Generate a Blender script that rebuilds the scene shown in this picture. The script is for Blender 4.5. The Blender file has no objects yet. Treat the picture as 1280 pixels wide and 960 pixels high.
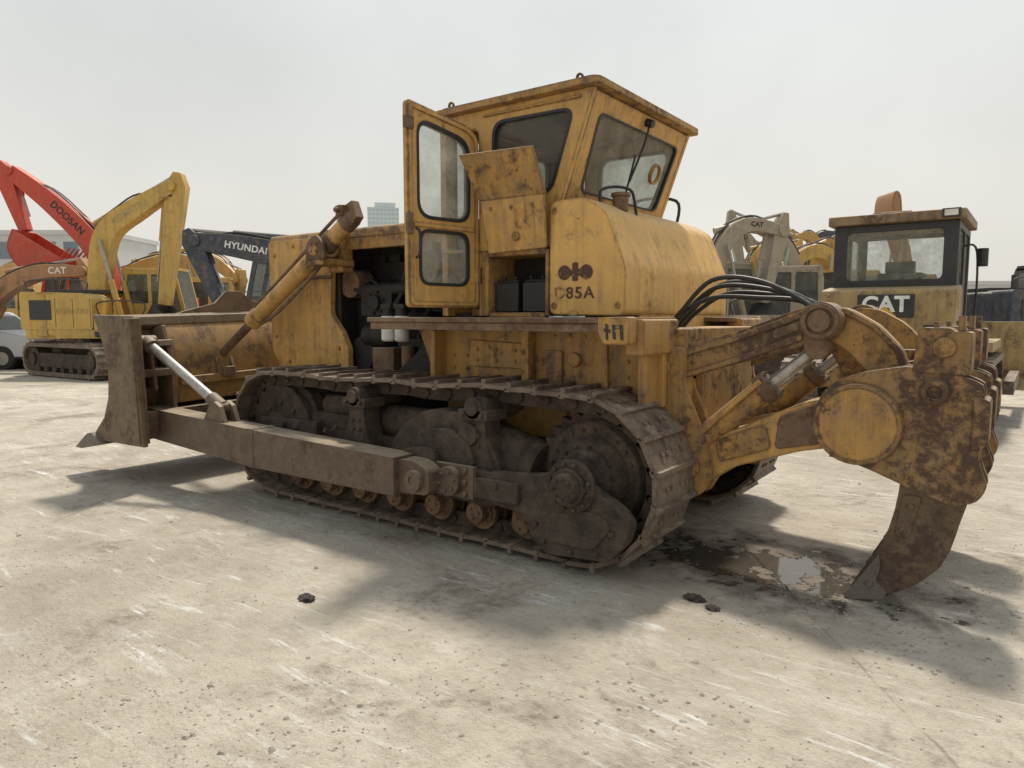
import bpy, bmesh, math, random
from mathutils import Vector, Matrix
from mathutils.geometry import tessellate_polygon
random.seed(7)
sc = bpy.context.scene
COL = sc.collection

# ------------------------------------------------------------------ camera
F_PX = 885.0
PITCH = math.atan(85 / F_PX)
YAW = math.radians(-53.67)
Dv = Vector((math.cos(YAW), math.sin(YAW), 0))
Rv = Vector((math.sin(YAW), -math.cos(YAW), 0))
CAM = Vector((-2.082, 4.983, 1.6))
def yard(r, d, z=0.0):
    p = CAM + Rv * r + Dv * d
    return Vector((p.x, p.y, z))
SUN = Vector((.18,-.46,1.0)).normalized()

# ------------------------------------------------------------------ materials
def new_mat(name):
    m = bpy.data.materials.new(name); m.use_nodes = True
    nt = m.node_tree
    b = nt.nodes["Principled BSDF"]
    return m, nt, b
def N(nt, typ, **kw):
    n = nt.nodes.new(typ)
    for k, v in kw.items(): setattr(n, k, v)
    return n
def ramp(nt, src, a, b, ca=(0,0,0,1), cb=(1,1,1,1)):
    r = N(nt, "ShaderNodeValToRGB")
    r.color_ramp.elements[0].position = a; r.color_ramp.elements[0].color = ca
    r.color_ramp.elements[1].position = b; r.color_ramp.elements[1].color = cb
    nt.links.new(src, r.inputs[0]); return r.outputs[0]
def noise(nt, vec, scale, detail=6, rough=.6, dist=0.0):
    n = N(nt, "ShaderNodeTexNoise"); n.inputs["Scale"].default_value = scale
    n.inputs["Detail"].default_value = min(detail, 5); n.inputs["Roughness"].default_value = rough
    n.inputs["Distortion"].default_value = dist
    nt.links.new(vec, n.inputs["Vector"]); return n.outputs["Fac"]
def mapping(nt, vec, scale=(1,1,1), rot=(0,0,0), loc=(0,0,0)):
    n = N(nt, "ShaderNodeMapping"); n.inputs["Scale"].default_value = scale
    n.inputs["Rotation"].default_value = rot; n.inputs["Location"].default_value = loc
    nt.links.new(vec, n.inputs["Vector"]); return n.outputs[0]
def mix(nt, fac, a, b, blend='MIX'):
    n = N(nt, "ShaderNodeMix", data_type='RGBA', blend_type=blend)
    for i, v in ((0, fac), (6, a), (7, b)):
        if hasattr(v, "links") or hasattr(v, "is_linked"): nt.links.new(v, n.inputs[i])
        elif i == 0: n.inputs[0].default_value = v
        else: n.inputs[i].default_value = (*v, 1) if len(v) == 3 else v
    return n.outputs[2]
def math_n(nt, op, a, b=None, clamp=False):
    n = N(nt, "ShaderNodeMath", operation=op, use_clamp=clamp)
    for i, v in ((0, a), (1, b)):
        if v is None: continue
        if hasattr(v, "is_linked"): nt.links.new(v, n.inputs[i])
        else: n.inputs[i].default_value = v
    return n.outputs[0]
def coords(nt):
    return N(nt, "ShaderNodeTexCoord").outputs["Object"]
def bump(nt, b, h, strength=.3, dist=.01):
    n = N(nt, "ShaderNodeBump"); n.inputs["Strength"].default_value = strength
    n.inputs["Distance"].default_value = dist
    nt.links.new(h, n.inputs["Height"]); nt.links.new(n.outputs[0], b.inputs["Normal"])

def worn_paint(name, col, rust=0.5, edge=True, rustcol=(.066,.042,.028), dirt=.5, rough=.6, scale=1.0, chips=1.0):
    m, nt, b = new_mat(name)
    co = coords(nt)
    n_big = noise(nt, co, 2.8*scale, 5, .7, .2)
    n_fine = noise(nt, co, 17*scale, 5, .76)
    comb = math_n(nt, 'ADD', math_n(nt, 'MULTIPLY', n_big, .50), math_n(nt, 'MULTIPLY', n_fine, .50))
    lo = .618-.15*rust
    rustm = ramp(nt, comb, lo, lo+.075)
    halo = ramp(nt, comb, lo-.09, lo+.02)
    chip = ramp(nt, noise(nt, co, 38*scale, 4, .7), .69-.08*rust*chips, .73-.08*rust*chips)
    streak = noise(nt, mapping(nt, co, (13*scale, 13*scale, .8*scale)), 1.0, 5, .7)
    streakm = math_n(nt, 'MULTIPLY', ramp(nt, streak, .43, .64), ramp(nt, n_big, .32, .58))
    c = mix(nt, n_big, tuple(x*.74 for x in col), tuple(min(1,x*1.22) for x in col))
    c = mix(nt, math_n(nt, 'MULTIPLY', halo, .5), c, (col[0]*.50, col[1]*.42, col[2]*.40))
    c = mix(nt, math_n(nt, 'MULTIPLY', streakm, dirt*.95), c, (.125,.077,.041))
    c = mix(nt, math_n(nt, 'MULTIPLY', ramp(nt, noise(nt, co, 6*scale, 5, .78), .42, .70), .5*dirt), c, (.23,.17,.11))
    c = mix(nt, math_n(nt, 'MULTIPLY', ramp(nt, n_fine, .5, .8), .38), c, (.44,.34,.21))
    rm = math_n(nt, 'MAXIMUM', rustm, chip)
    if edge:
        bv = N(nt, "ShaderNodeBevel", samples=2); bv.inputs["Radius"].default_value = .018
        geo = N(nt, "ShaderNodeNewGeometry")
        dp = N(nt, "ShaderNodeVectorMath", operation='DOT_PRODUCT')
        nt.links.new(bv.outputs[0], dp.inputs[0]); nt.links.new(geo.outputs["Normal"], dp.inputs[1])
        e = math_n(nt, 'SUBTRACT', 1.0, dp.outputs["Value"])
        e = ramp(nt, e, .02, .12)
        e = math_n(nt, 'MULTIPLY', e, ramp(nt, n_fine, .34, .52))
        rm = math_n(nt, 'MAXIMUM', rm, e)
    rc = mix(nt, n_fine, tuple(x*.5 for x in rustcol), (rustcol[0]*2.4, rustcol[1]*2.1, rustcol[2]*2.0))
    c = mix(nt, rm, c, rc)
    geo2 = N(nt, "ShaderNodeNewGeometry"); sx = N(nt, "ShaderNodeSeparateXYZ")
    nt.links.new(geo2.outputs["Normal"], sx.inputs[0])
    up = math_n(nt, 'MULTIPLY', ramp(nt, sx.outputs[2], .4, 1.0), .5)
    up = math_n(nt, 'MULTIPLY', up, ramp(nt, n_big, .3, .6))
    c = mix(nt, up, c, (.50,.42,.31))
    nt.links.new(c, b.inputs["Base Color"])
    rr = math_n(nt, 'MULTIPLY_ADD', rm, .3); rr.node.inputs[2].default_value = rough
    nt.links.new(rr, b.inputs["Roughness"])
    h = math_n(nt, 'SUBTRACT', n_fine, math_n(nt, 'MULTIPLY', rm, .4))
    bump(nt, b, h, .4, .007)
    return m
def muddy(name, a, bcol, dust=(.30,.23,.16), dustamt=.6, rough=.8, scale=1.0, metal=0.0, bd=.016):
    m, nt, b = new_mat(name); co = coords(nt)
    c = mix(nt, ramp(nt, noise(nt, co, 6*scale, 6, .7), .35, .68), a, bcol)
    geo2 = N(nt, "ShaderNodeNewGeometry"); sx = N(nt, "ShaderNodeSeparateXYZ")
    nt.links.new(geo2.outputs["Normal"], sx.inputs[0])
    up = math_n(nt, 'MULTIPLY_ADD', ramp(nt, sx.outputs[2], .3, 1.0), .6); up.node.inputs[2].default_value = .3
    up = math_n(nt, 'MULTIPLY', up, ramp(nt, noise(nt, co, 9*scale, 6, .75), .42, .70))
    c = mix(nt, math_n(nt, 'MULTIPLY', up, dustamt), c, dust)
    nt.links.new(c, b.inputs["Base Color"]); b.inputs["Roughness"].default_value = rough
    b.inputs["Metallic"].default_value = metal
    bump(nt, b, noise(nt, co, 22*scale, 6, .75), .9, bd)
    return m
def plain(name, col, rough=.6, metal=0.0, var=.25, scale=6):
    m, nt, b = new_mat(name); co = coords(nt)
    c = mix(nt, ramp(nt, noise(nt, co, scale, 6, .7), .3, .7), tuple(x*(1-var) for x in col), tuple(min(1, x*(1+var)) for x in col))
    nt.links.new(c, b.inputs["Base Color"]); b.inputs["Roughness"].default_value = rough
    b.inputs["Metallic"].default_value = metal
    return m
def glass_mat(name, tint=(.05,.06,.055), transp=.45, dusty=.25):
    m = bpy.data.materials.new(name); m.use_nodes = True; nt = m.node_tree; nt.nodes.clear()
    out = N(nt, "ShaderNodeOutputMaterial")
    tr = N(nt, "ShaderNodeBsdfTransparent"); tr.inputs[0].default_value = (.94,.97,.95,1)
    p = N(nt, "ShaderNodeBsdfPrincipled"); p.inputs["Base Color"].default_value = (*tint, 1); p.inputs["Roughness"].default_value = .08
    d = N(nt, "ShaderNodeBsdfDiffuse"); d.inputs[0].default_value = (.60,.57,.50,1)
    tl = N(nt, "ShaderNodeBsdfTranslucent"); tl.inputs[0].default_value = (.70,.68,.62,1)
    ds = N(nt, "ShaderNodeMixShader"); ds.inputs[0].default_value = .5
    nt.links.new(d.outputs[0], ds.inputs[1]); nt.links.new(tl.outputs[0], ds.inputs[2])
    mx = N(nt, "ShaderNodeMixShader"); mx.inputs[0].default_value = 1-transp
    nt.links.new(tr.outputs[0], mx.inputs[1]); nt.links.new(p.outputs[0], mx.inputs[2])
    mx2 = N(nt, "ShaderNodeMixShader")
    f = math_n(nt, 'MULTIPLY', ramp(nt, noise(nt, coords(nt), 5, 6, .7), .2, .8), dusty)
    nt.links.new(f, mx2.inputs[0]); nt.links.new(mx.outputs[0], mx2.inputs[1]); nt.links.new(ds.outputs[0], mx2.inputs[2])
    nt.links.new(mx2.outputs[0], out.inputs[0]); return m

YEL = worn_paint("worn_yellow_paint", (.61,.348,.090), rust=.36, dirt=.70)
YELT = worn_paint("tank_yellow_paint", (.70,.415,.118), rust=.14, dirt=.50, chips=.9)
YELS = worn_paint("skirt_yellow_paint", (.48,.262,.062), rust=.46, dirt=1.0, edge=False)
YEL2 = worn_paint("heavily_rusted_yellow_paint", (.50,.278,.068), rust=.64, dirt=.9)
YELC = worn_paint("cab_yellow_paint", (.61,.352,.095), rust=.28, dirt=.62)
RUSTP = worn_paint("rust_brown_panel", (.19,.110,.056), rust=.85, dirt=1.0, edge=False)
HOLD = worn_paint("grimy_ripper_paint", (.35,.20,.060), rust=.95, dirt=1.0, rustcol=(.056,.037,.027))
MUD = muddy("muddy_undercarriage", (.024,.018,.014), (.092,.063,.044), dustamt=.6, rough=.75, bd=.028)
SHOE = muddy("track_shoe_steel", (.066,.047,.036), (.20,.145,.103), dust=(.47,.38,.29), dustamt=.95, rough=.5)
ARM = worn_paint("rusty_push_arm", (.098,.068,.050), rust=.6, dirt=.9, rustcol=(.050,.035,.026), edge=False)
BLADEM = worn_paint("rusty_blade_paint", (.16,.108,.060), rust=.75, dirt=1, rustcol=(.060,.042,.031), edge=False)
BLADEY = worn_paint("blade_back_yellow", (.40,.23,.06), rust=.70, dirt=1, rustcol=(.075,.050,.033), edge=False)
DARK = muddy("oily_engine", (.007,.006,.006), (.024,.019,.016), dust=(.11,.08,.055), dustamt=.3, rough=.6)
BLK = plain("black_rubber", (.018,.018,.018), .5)
CHROME = plain("chrome_rod", (.36,.34,.31), .35, .7, .25, 20)
WHITE = plain("white_filter_paint", (.62,.60,.56), .5)
GLASS = glass_mat("dusty_cab_glass", transp=.90, dusty=.50)
GLASSD = glass_mat("dark_cab_glass", (.03,.035,.035), .60, .22)
def faded(name, col, under, th):
    m, nt, b = new_mat(name); co = coords(nt)
    f = ramp(nt, noise(nt, co, 30, 5, .8), th, th+.10)
    nt.links.new(mix(nt, f, col, under), b.inputs["Base Color"]); b.inputs["Roughness"].default_value = .65
    return m
LOGO = faded("faded_maroon_lettering", (.075,.032,.022), (.46,.275,.09), .56)
LOGOF = faded("worn_off_lettering", (.12,.058,.034), (.54,.325,.10), .45)
DECK = faded("faded_black_decal", (.03,.026,.022), (.40,.26,.12), .55)
WORN = muddy("worn_steel_tip", (.10,.085,.07), (.20,.17,.14), dustamt=.4, rough=.5)
ROLL = worn_paint("roller_yellow_rust", (.22,.125,.048), rust=.85, dirt=1.0, edge=False)

# ------------------------------------------------------------------ mesh helpers
class P:
    def __init__(self, *mats): self.bm = bmesh.new(); self.mats = mats; self.mi = 0
    def face(self, vs):
        try:
            f = self.bm.faces.new(vs); f.material_index = self.mi
        except ValueError: pass
    def box(self, x0, x1, y0, y1, z0, z1, M=None):
        vs = [Vector((x, y, z)) for x in (x0, x1) for y in (y0, y1) for z in (z0, z1)]
        if M: vs = [M @ v for v in vs]
        v = [self.bm.verts.new(p) for p in vs]
        for q in ((0,1,3,2),(4,6,7,5),(0,4,5,1),(2,3,7,6),(0,2,6,4),(1,5,7,3)): self.face([v[i] for i in q])
        return self
    def panel(self, outer, holes, O, U, V, T):
        O, U, V, T = Vector(O), Vector(U), Vector(V), Vector(T)
        loops = [list(outer)] + [list(h) for h in holes]
        flat = [p for l in loops for p in l]
        tris = tessellate_polygon([[Vector((p[0], p[1], 0)) for p in l] for l in loops])
        a = [self.bm.verts.new(O + U*p[0] + V*p[1]) for p in flat]
        b = [self.bm.verts.new(O + U*p[0] + V*p[1] + T) for p in flat]
        if not holes:
            self.face(a); self.face(b[::-1])
        else:
            for t in tris:
                self.face([a[i] for i in t]); self.face([b[i] for i in reversed(t)])
        k = 0
        for l in loops:
            n = len(l)
            for i in range(n):
                j = (i+1) % n
                self.face([a[k+i], a[k+j], b[k+j], b[k+i]])
            k += n
        return self
    def side(self, pts, y0, y1, holes=()):
        return self.panel(pts, holes, (0, y0, 0), (1,0,0), (0,0,1), (0, y1-y0, 0))
    def cyl(self, p0, p1, r, r2=None, n=20, cap=True):
        p0, p1 = Vector(p0), Vector(p1); r2 = r if r2 is None else r2
        ax = (p1-p0).normalized(); u = ax.orthogonal().normalized(); w = ax.cross(u)
        A, B = [], []
        for i in range(n):
            t = 2*math.pi*i/n; d = u*math.cos(t)+w*math.sin(t)
            A.append(self.bm.verts.new(p0+d*r)); B.append(self.bm.verts.new(p1+d*r2))
        for i in range(n):
            j = (i+1) % n; self.face([A[i], A[j], B[j], B[i]])
        if cap: self.face(A[::-1]); self.face(B)
        return self
    def ring(self, p0, p1, r, ri, n=24):
        p0, p1 = Vector(p0), Vector(p1)
        ax = (p1-p0).normalized(); u = ax.orthogonal().normalized(); w = ax.cross(u)
        o = [(math.cos(2*math.pi*i/n)*r, math.sin(2*math.pi*i/n)*r) for i in range(n)]
        h = [(math.cos(2*math.pi*i/n)*ri, math.sin(2*math.pi*i/n)*ri) for i in range(n)]
        return self.panel(o, [h], p0, u, w, p1-p0)
    def tube(self, pts, r, n=8, smooth=6):
        pts = [Vector(p) for p in pts]
        out = []
        for i in range(len(pts)-1):
            a = pts[max(i-1,0)]; b = pts[i]; c = pts[i+1]; d = pts[min(i+2, len(pts)-1)]
            for k in range(smooth):
                t = k/smooth
                out.append(.5*((2*b)+(c-a)*t+(2*a-5*b+4*c-d)*t*t+(3*b-a-3*c+d)*t**3))
        out.append(pts[-1]); prev = None; u = None
        for i, p in enumerate(out):
            tan = (out[min(i+1, len(out)-1)]-out[max(i-1, 0)]).normalized()
            u = tan.orthogonal().normalized() if u is None else (u-tan*u.dot(tan)).normalized()
            w = tan.cross(u)
            cur = [self.bm.verts.new(p+(u*math.cos(2*math.pi*k/n)+w*math.sin(2*math.pi*k/n))*r) for k in range(n)]
            if prev:
                for k in range(n): self.face([prev[k], prev[(k+1)%n], cur[(k+1)%n], cur[k]])
            prev = cur
        return self
    def bolts(self, c, axis, R, k, r=.015, h=.02, ph=0):
        c, ax = Vector(c), Vector(axis).normalized(); u = ax.orthogonal().normalized(); w = ax.cross(u)
        for i in range(k):
            t = 2*math.pi*i/k+ph; p = c+(u*math.cos(t)+w*math.sin(t))*R
            self.cyl(p, p+ax*h, r, n=6)
        return self
    def make(self, name, parent=None, bevel=.006, label=None, smooth=True, xf=None):
        bm = self.bm
        if xf is not None: bmesh.ops.transform(bm, matrix=xf, verts=bm.verts)
        bmesh.ops.recalc_face_normals(bm, faces=bm.faces)
        me = bpy.data.meshes.new(name); bm.to_mesh(me); bm.free()
        for m in self.mats: me.materials.append(m)
        if smooth and len(me.polygons):
            me.polygons.foreach_set("use_smooth", [True]*len(me.polygons))
            me.set_sharp_from_angle(angle=math.radians(35))
        ob = bpy.data.objects.new(name, me); COL.objects.link(ob)
        if parent: ob.parent = parent
        if bevel:
            md = ob.modifiers.new("bevel", "BEVEL"); md.width = bevel; md.segments = 2; md.limit_method = 'ANGLE'
            md.angle_limit = math.radians(40); md.use_clamp_overlap = True
        if label: ob["label"] = label
        return ob
def rp(pts, r, n=4):
    out = []; m = len(pts)
    for i in range(m):
        p = Vector(pts[i]); a = Vector(pts[i-1]); b = Vector(pts[(i+1) % m])
        rr = min(r, (a-p).length*.45, (b-p).length*.45)
        s = p+(a-p).normalized()*rr; e = p+(b-p).normalized()*rr
        for k in range(n+1):
            t = k/n; q = s*(1-t)**2+p*2*t*(1-t)+e*t*t; out.append((q.x, q.y))
    return out
def rect(u0, v0, u1, v1): return [(u0,v0),(u1,v0),(u1,v1),(u0,v1)]
def inset(pts, d):
    c = Vector((sum(p[0] for p in pts)/len(pts), sum(p[1] for p in pts)/len(pts)))
    out = []
    for p in pts:
        v = Vector(p)-c; out.append(tuple(c+v*(1-d/max(v.length,.001))))
    return out
def thing(name, label, cat, loc=(0,0,0), rz=0, group=None):
    e = bpy.data.objects.new(name, None); COL.objects.link(e); e.location = loc; e.rotation_euler = (0,0,rz)
    e.empty_display_size = .3; e["label"] = label; e["category"] = cat
    if group: e["group"] = group
    return e
def lettering(body, size, mat, M, parent, name="lettering", sx=1.0, bold=0.0, spc=1.08):
    cu = bpy.data.curves.new("tmp", "FONT"); cu.body = body; cu.size = size; cu.align_x = 'CENTER'; cu.align_y = 'CENTER'
    cu.extrude = .002; cu.offset = bold; cu.space_character = spc
    ob = bpy.data.objects.new("tmp", cu); COL.objects.link(ob)
    bpy.context.view_layer.update()
    me = bpy.data.meshes.new_from_object(ob.evaluated_get(bpy.context.evaluated_depsgraph_get()))
    bpy.data.objects.remove(ob)
    me.transform(Matrix.Diagonal((sx,1,1,1))); me.transform(M)
    me.materials.clear(); me.materials.append(mat)
    o = bpy.data.objects.new(name, me); COL.objects.link(o); o.parent = parent
    return o
def frameM(O, U, V):
    U = Vector(U).normalized(); V = Vector(V).normalized(); W = U.cross(V)
    return Matrix(((U.x,V.x,W.x,O[0]),(U.y,V.y,W.y,O[1]),(U.z,V.z,W.z,O[2]),(0,0,0,1)))

# ================================================================== MAIN BULLDOZER
DZ = thing("bulldozer", "worn yellow crawler bulldozer, rusty tracks, open cab door, rear ripper", "bulldozer")

def loop_path(cs, rs, ci, ri, top):
    pts = []
    for i in range(0, 13):
        t = math.radians(100+i*(170/12)); pts.append((cs[0]+rs*math.cos(t), cs[1]+rs*math.sin(t)))
    for i in range(1, 12): pts.append((cs[0]+(ci[0]-cs[0])*i/12, .045))
    for i in range(0, 13):
        t = math.radians(-90+i*(170/12)); pts.append((ci[0]+ri*math.cos(t), ci[1]+ri*math.sin(t)))
    pts += top
    return pts
def resample(pts, pitch):
    pts = [Vector(p) for p in pts]; n = len(pts)
    L = [0]
    for i in range(n): L.append(L[-1]+(pts[(i+1)%n]-pts[i]).length)
    k = round(L[-1]/pitch); step = L[-1]/k; out = []; j = 0
    for i in range(k):
        s = i*step
        while L[j+1] < s: j += 1
        t = (s-L[j])/(L[j+1]-L[j]); out.append(pts[j]*(1-t)+pts[(j+1)%n]*t)
    return out, step
SC = (.145, .580); IC = (3.32, .585)
path = loop_path(SC, .545, IC, .54, [(2.85,1.130),(2.5,1.105),(2.12,1.120),(1.75,1.135),(1.45,1.110),(1.1,1.135),(.92,1.150),(.65,1.135)])
rs, step = resample(path, .213)
def build_track(sgn):
    p = P(SHOE, MUD); yc = 1.0*sgn
    n = len(rs)
    for i in range(n):
        a = rs[i]; b = rs[(i+1) % n]; c = (a+b)/2; t = (b-a).normalized(); nr = Vector((t.y, -t.x))
        if (c-Vector((max(.2,min(3.3,c.x)),.6))).dot(nr) < 0: nr = -nr
        L = (b-a).length
        t = Matrix.Rotation(random.uniform(-.035,.035),2) @ t; nr = Vector((-t.y,t.x)) if Vector((-t.y,t.x)).dot(nr) > 0 else Vector((t.y,-t.x))
        def M(cx, cn, w, h, y0, y1):
            X = Vector((t.x,0,t.y)); Z = Vector((nr.x,0,nr.y)); O = Vector((c.x,0,c.y))+X*cx+Z*cn
            vs = []
            for sx in (-1,1):
                for yy in (y0,y1):
                    for sz in (-1,1): vs.append(O+X*sx*w/2+Z*sz*h/2+Vector((0,yy,0)))
            v = [p.bm.verts.new(q) for q in vs]
            for q in ((0,1,3,2),(4,6,7,5),(0,4,5,1),(2,3,7,6),(0,2,6,4),(1,5,7,3)): p.face([v[k] for k in q])
        j = random.uniform(-.009,.009)
        p.mi = 0
        M(0, -.014, L*1.04, .030, yc-.285+j, yc+.285+j)
        M(-L*.44, .014, .032, .034+random.uniform(-.006,.004), yc-.285+j, yc+.285+j)
        M(L*.50, -.026, .040, .026, yc-.285+j, yc+.285+j)
        for yy in (-.14,-.07,.07,.14): M(.02, .008, .026, .016, yc+yy-.013, yc+yy+.013)
        p.mi = 1
        for yy in (-.11,.11):
            M(0, -.083, L*.98, .105, yc+yy-.022, yc+yy+.022)
        X = Vector((t.x,0,t.y)); Z = Vector((nr.x,0,nr.y)); O = Vector((c.x,yc,c.y))+X*L*.5-Z*.083
        p.cyl(O+Vector((0,-.15,0)), O+Vector((0,.15,0)), .038, n=10)
    return p.make("crawler_track", DZ, bevel=.003)
def build_under(sgn):
    Y = lambda v: v*sgn
    p = P(MUD)
    teeth = []
    for i in range(54):
        a = 2*math.pi*i/54; r = .445 if i % 2 == 0 else .385
        teeth.append((SC[0]+r*math.cos(a), SC[1]+r*math.sin(a)))
    p.side(teeth, Y(.96), Y(1.04))
    p.cyl((SC[0],Y(.70),SC[1]), (SC[0],Y(.94),SC[1]), .36, n=36)
    p.cyl((SC[0],Y(1.04),SC[1]), (SC[0],Y(1.10),SC[1]), .37, .34, n=40)
    p.cyl((SC[0],Y(1.10),SC[1]), (SC[0],Y(1.17),SC[1]), .27, .22, n=32)
    p.cyl((SC[0],Y(1.17),SC[1]), (SC[0],Y(1.22),SC[1]), .19, .16, n=32)
    p.bolts((SC[0],Y(1.10),SC[1]), (0,sgn,0), .30, 22, .014, .016)
    p.bolts((SC[0],Y(1.17),SC[1]), (0,sgn,0), .205, 14, .013, .016)
    p.make("sprocket", DZ, bevel=.006)
    p = P(MUD)
    p.cyl((IC[0],Y(.94),IC[1]), (IC[0],Y(1.06),IC[1]), .455, n=40)
    p.cyl((IC[0],Y(.87),IC[1]), (IC[0],Y(1.13),IC[1]), .40, n=40)
    p.cyl((IC[0],Y(.80),IC[1]), (IC[0],Y(1.2),IC[1]), .16, n=24)
    p.bolts((IC[0],Y(1.13),IC[1]), (0,sgn,0), .25, 8, .03, .02)
    p.side([(2.7,.45),(3.45,.48),(3.5,.7),(2.7,.72)], Y(1.18), Y(1.24))
    p.side([(2.7,.45),(3.45,.48),(3.5,.7),(2.7,.72)], Y(.76), Y(.82))
    p.make("front_idler", DZ, bevel=.006)
    p = P(MUD, ARM)
    p.box(.62, 3.0, Y(.84), Y(1.16), .38, .66)
    p.box(2.2, 2.9, Y(.88), Y(1.12), .66, .78)
    p.cyl((1.5,Y(1.0),.76), (2.3,Y(1.0),.76), .13, n=20)
    p.cyl((2.35,Y(1.0),.84), (2.8,Y(1.0),.84), .09, n=20)
    out = [(.80,.37),(.80,.57),(.50,.59),(.30,.62),(.12,.62),(-.02,.57),(-.20,.48),(-.28,.40),(-.24,.27),(-.13,.15),(.30,.115),(.42,.20),(.46,.34)]
    p.side(rp(out, .04, 3), Y(1.28), Y(1.38))
    p.side(rp([(.26,.20),(-.04,.21),(-.16,.36),(-.10,.42),(.0,.44),(.10,.42),(.28,.38),(.32,.26)],.03,2), Y(1.38), Y(1.395))
    for bx, bz in ((-.16,.33),(-.06,.19),(.12,.165),(.32,.20),(.38,.30)): p.cyl((bx,Y(1.38),bz),(bx,Y(1.41),bz),.018,n=6)
    p.side([(1.5,.38),(1.5,.57),(.78,.57),(.78,.38)], Y(1.31), Y(1.37))
    p.side(rp([(.95,.40),(.95,.53),(.5,.54),(.5,.40)], .03), Y(1.38), Y(1.415))
    cast = [(.70,.32),(1.66,.32),(1.78,.60),(1.62,.82),(1.36,.95),(1.04,.93),(.86,.82),(.72,.62)]
    p.side(rp(cast, .12, 4), Y(1.10), Y(1.30))
    p.side(rp([(.90,.58),(1.48,.60),(1.42,.80),(1.12,.83),(.96,.74)], .06, 3), Y(1.30), Y(1.35))
    p.side(rp([(1.18,.36),(1.5,.36),(1.5,.66),(1.2,.70)], .06, 3), Y(1.38), Y(1.43))
    p.cyl((.98,Y(1.08),.80), (.98,Y(1.34),.80), .08)
    p.cyl((.55,Y(1.02),.54), (1.1,Y(1.02),.64), .20, .24, n=24)
    for xx in (.93, 2.12):
        p.side(rp([(xx-.17,.55),(xx+.17,.55),(xx+.085,.78),(xx+.085,1.0),(xx-.085,1.0),(xx-.085,.78)],.03,2), Y(1.14), Y(1.31))
        p.box(xx-.125, xx+.125, Y(1.12), Y(1.34), .90, .97)
        for bx in (-.08,.08): p.cyl((xx+bx,Y(1.34),.935),(xx+bx,Y(1.36),.935),.018,n=6)
        p.bolts((xx, Y(1.31), .76), (0,sgn,0), .05, 4, .015, .02)
    p.cyl((.12,Y(1.37),.575), (.12,Y(1.405),.575), .165, n=32)
    p.cyl((.12,Y(1.405),.575), (.12,Y(1.44),.575), .115, n=28)
    p.cyl((.12,Y(1.44),.575), (.12,Y(1.49),.575), .095, .085, n=28)
    p.bolts((.12,Y(1.49),.575), (0,sgn,0), .062, 8, .013, .016)
    p.bolts((.12,Y(1.405),.575), (0,sgn,0), .14, 12, .014, .025)
    p.cyl((.68,Y(1.30),.50), (.68,Y(1.435),.50), .025, n=12)
    rl = random.Random(5)
    for i in range(46):   # caked dirt lumps on ledges
        x_ = rl.uniform(.5,3.2); z_ = rl.choice((.665,.665,.60,.78)); y_ = rl.uniform(.88,1.28); r_ = rl.uniform(.015,.045)
        p.cyl((x_,Y(y_),z_-.02),(x_+rl.uniform(-.01,.01),Y(y_),z_+r_*.7), r_*1.5, r_*.5, n=7)
    p.make("track_frame", DZ, bevel=.006)
    for xx in (.93, 2.12):
        p = P(MUD)
        p.cyl((xx,Y(.82),.98), (xx,Y(1.34),.98), .075, n=20).cyl((xx,Y(.9),.98), (xx,Y(1.1),.98), .10, n=20)
        p.cyl((xx,Y(1.34),.98), (xx,Y(1.36),.98), .05, n=16)
        p.make("carrier_roller", DZ, bevel=.004)
    for i in range(7):
        xx = .58+i*.395; zr = .235
        p = P(ROLL)
        p.cyl((xx,Y(.84),zr), (xx,Y(1.20),zr), .10, n=24)
        for y0, y1 in ((.85,.88),(.94,.97),(1.03,1.06),(1.15,1.19)): p.cyl((xx,Y(y0),zr), (xx,Y(y1),zr), .128, n=24)
        p.cyl((xx,Y(1.20),zr), (xx,Y(1.27),zr), .075, n=16)
        p.bolts((xx,Y(1.20),zr),(0,sgn,0),.09,6,.011,.018)
        p.bolts((xx,Y(1.27),zr),(0,sgn,0),.04,3,.012,.012)
        p.box(xx-.05, xx+.05, Y(1.205), Y(1.245), zr, .42)
        p.make("track_roller", DZ, bevel=.003)
    p = P(ARM)
    p.panel([(1.40,.365),(3.06,.355),(4.84,.44),(4.84,.725),(3.06,.67),(1.40,.635)], [], (0,Y(1.40),0), (1,0,0),(0,0,1),(0,Y(.22),0))
    p.panel([(3.03,.352),(3.10,.354),(3.10,.678),(3.03,.676)], [], (0,Y(1.395),0),(1,0,0),(0,0,1),(0,Y(.23),0))
    p.panel(rp([(1.12,.40),(1.42,.38),(1.42,.62),(1.24,.62),(1.12,.56)],.05), [], (0,Y(1.43),0),(1,0,0),(0,0,1),(0,Y(.14),0))
    p.ring((1.24,Y(1.57),.49), (1.24,Y(1.61),.49), .075, .033)
    p.cyl((1.24,Y(1.57),.49), (1.24,Y(1.60),.49), .045)
    p.cyl((1.05,Y(1.28),.49), (1.05,Y(1.47),.49), .10, n=20)
    p.bolts((1.05,Y(1.47),.49),(0,sgn,0),.065,6,.013,.015)
    for dx, dz in ((0,.08),(0,0),(0,-.08)):
        p.cyl((.93+dx,Y(1.42),.49+dz),(.93+dx,Y(1.44),.49+dz),.022,n=10)
    p.box(.86,1.24,Y(1.38),Y(1.42),.38,.60)
    p.side([(3.46,.66),(3.80,.68),(3.70,.82),(3.62,.86),(3.54,.82)], Y(1.44), Y(1.48))
    p.side([(3.46,.66),(3.80,.68),(3.70,.82),(3.62,.86),(3.54,.82)], Y(1.56), Y(1.60))
    p.make("push_arm", DZ, bevel=.010)
for s in (1, -1):
    build_track(s); build_under(s)

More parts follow.
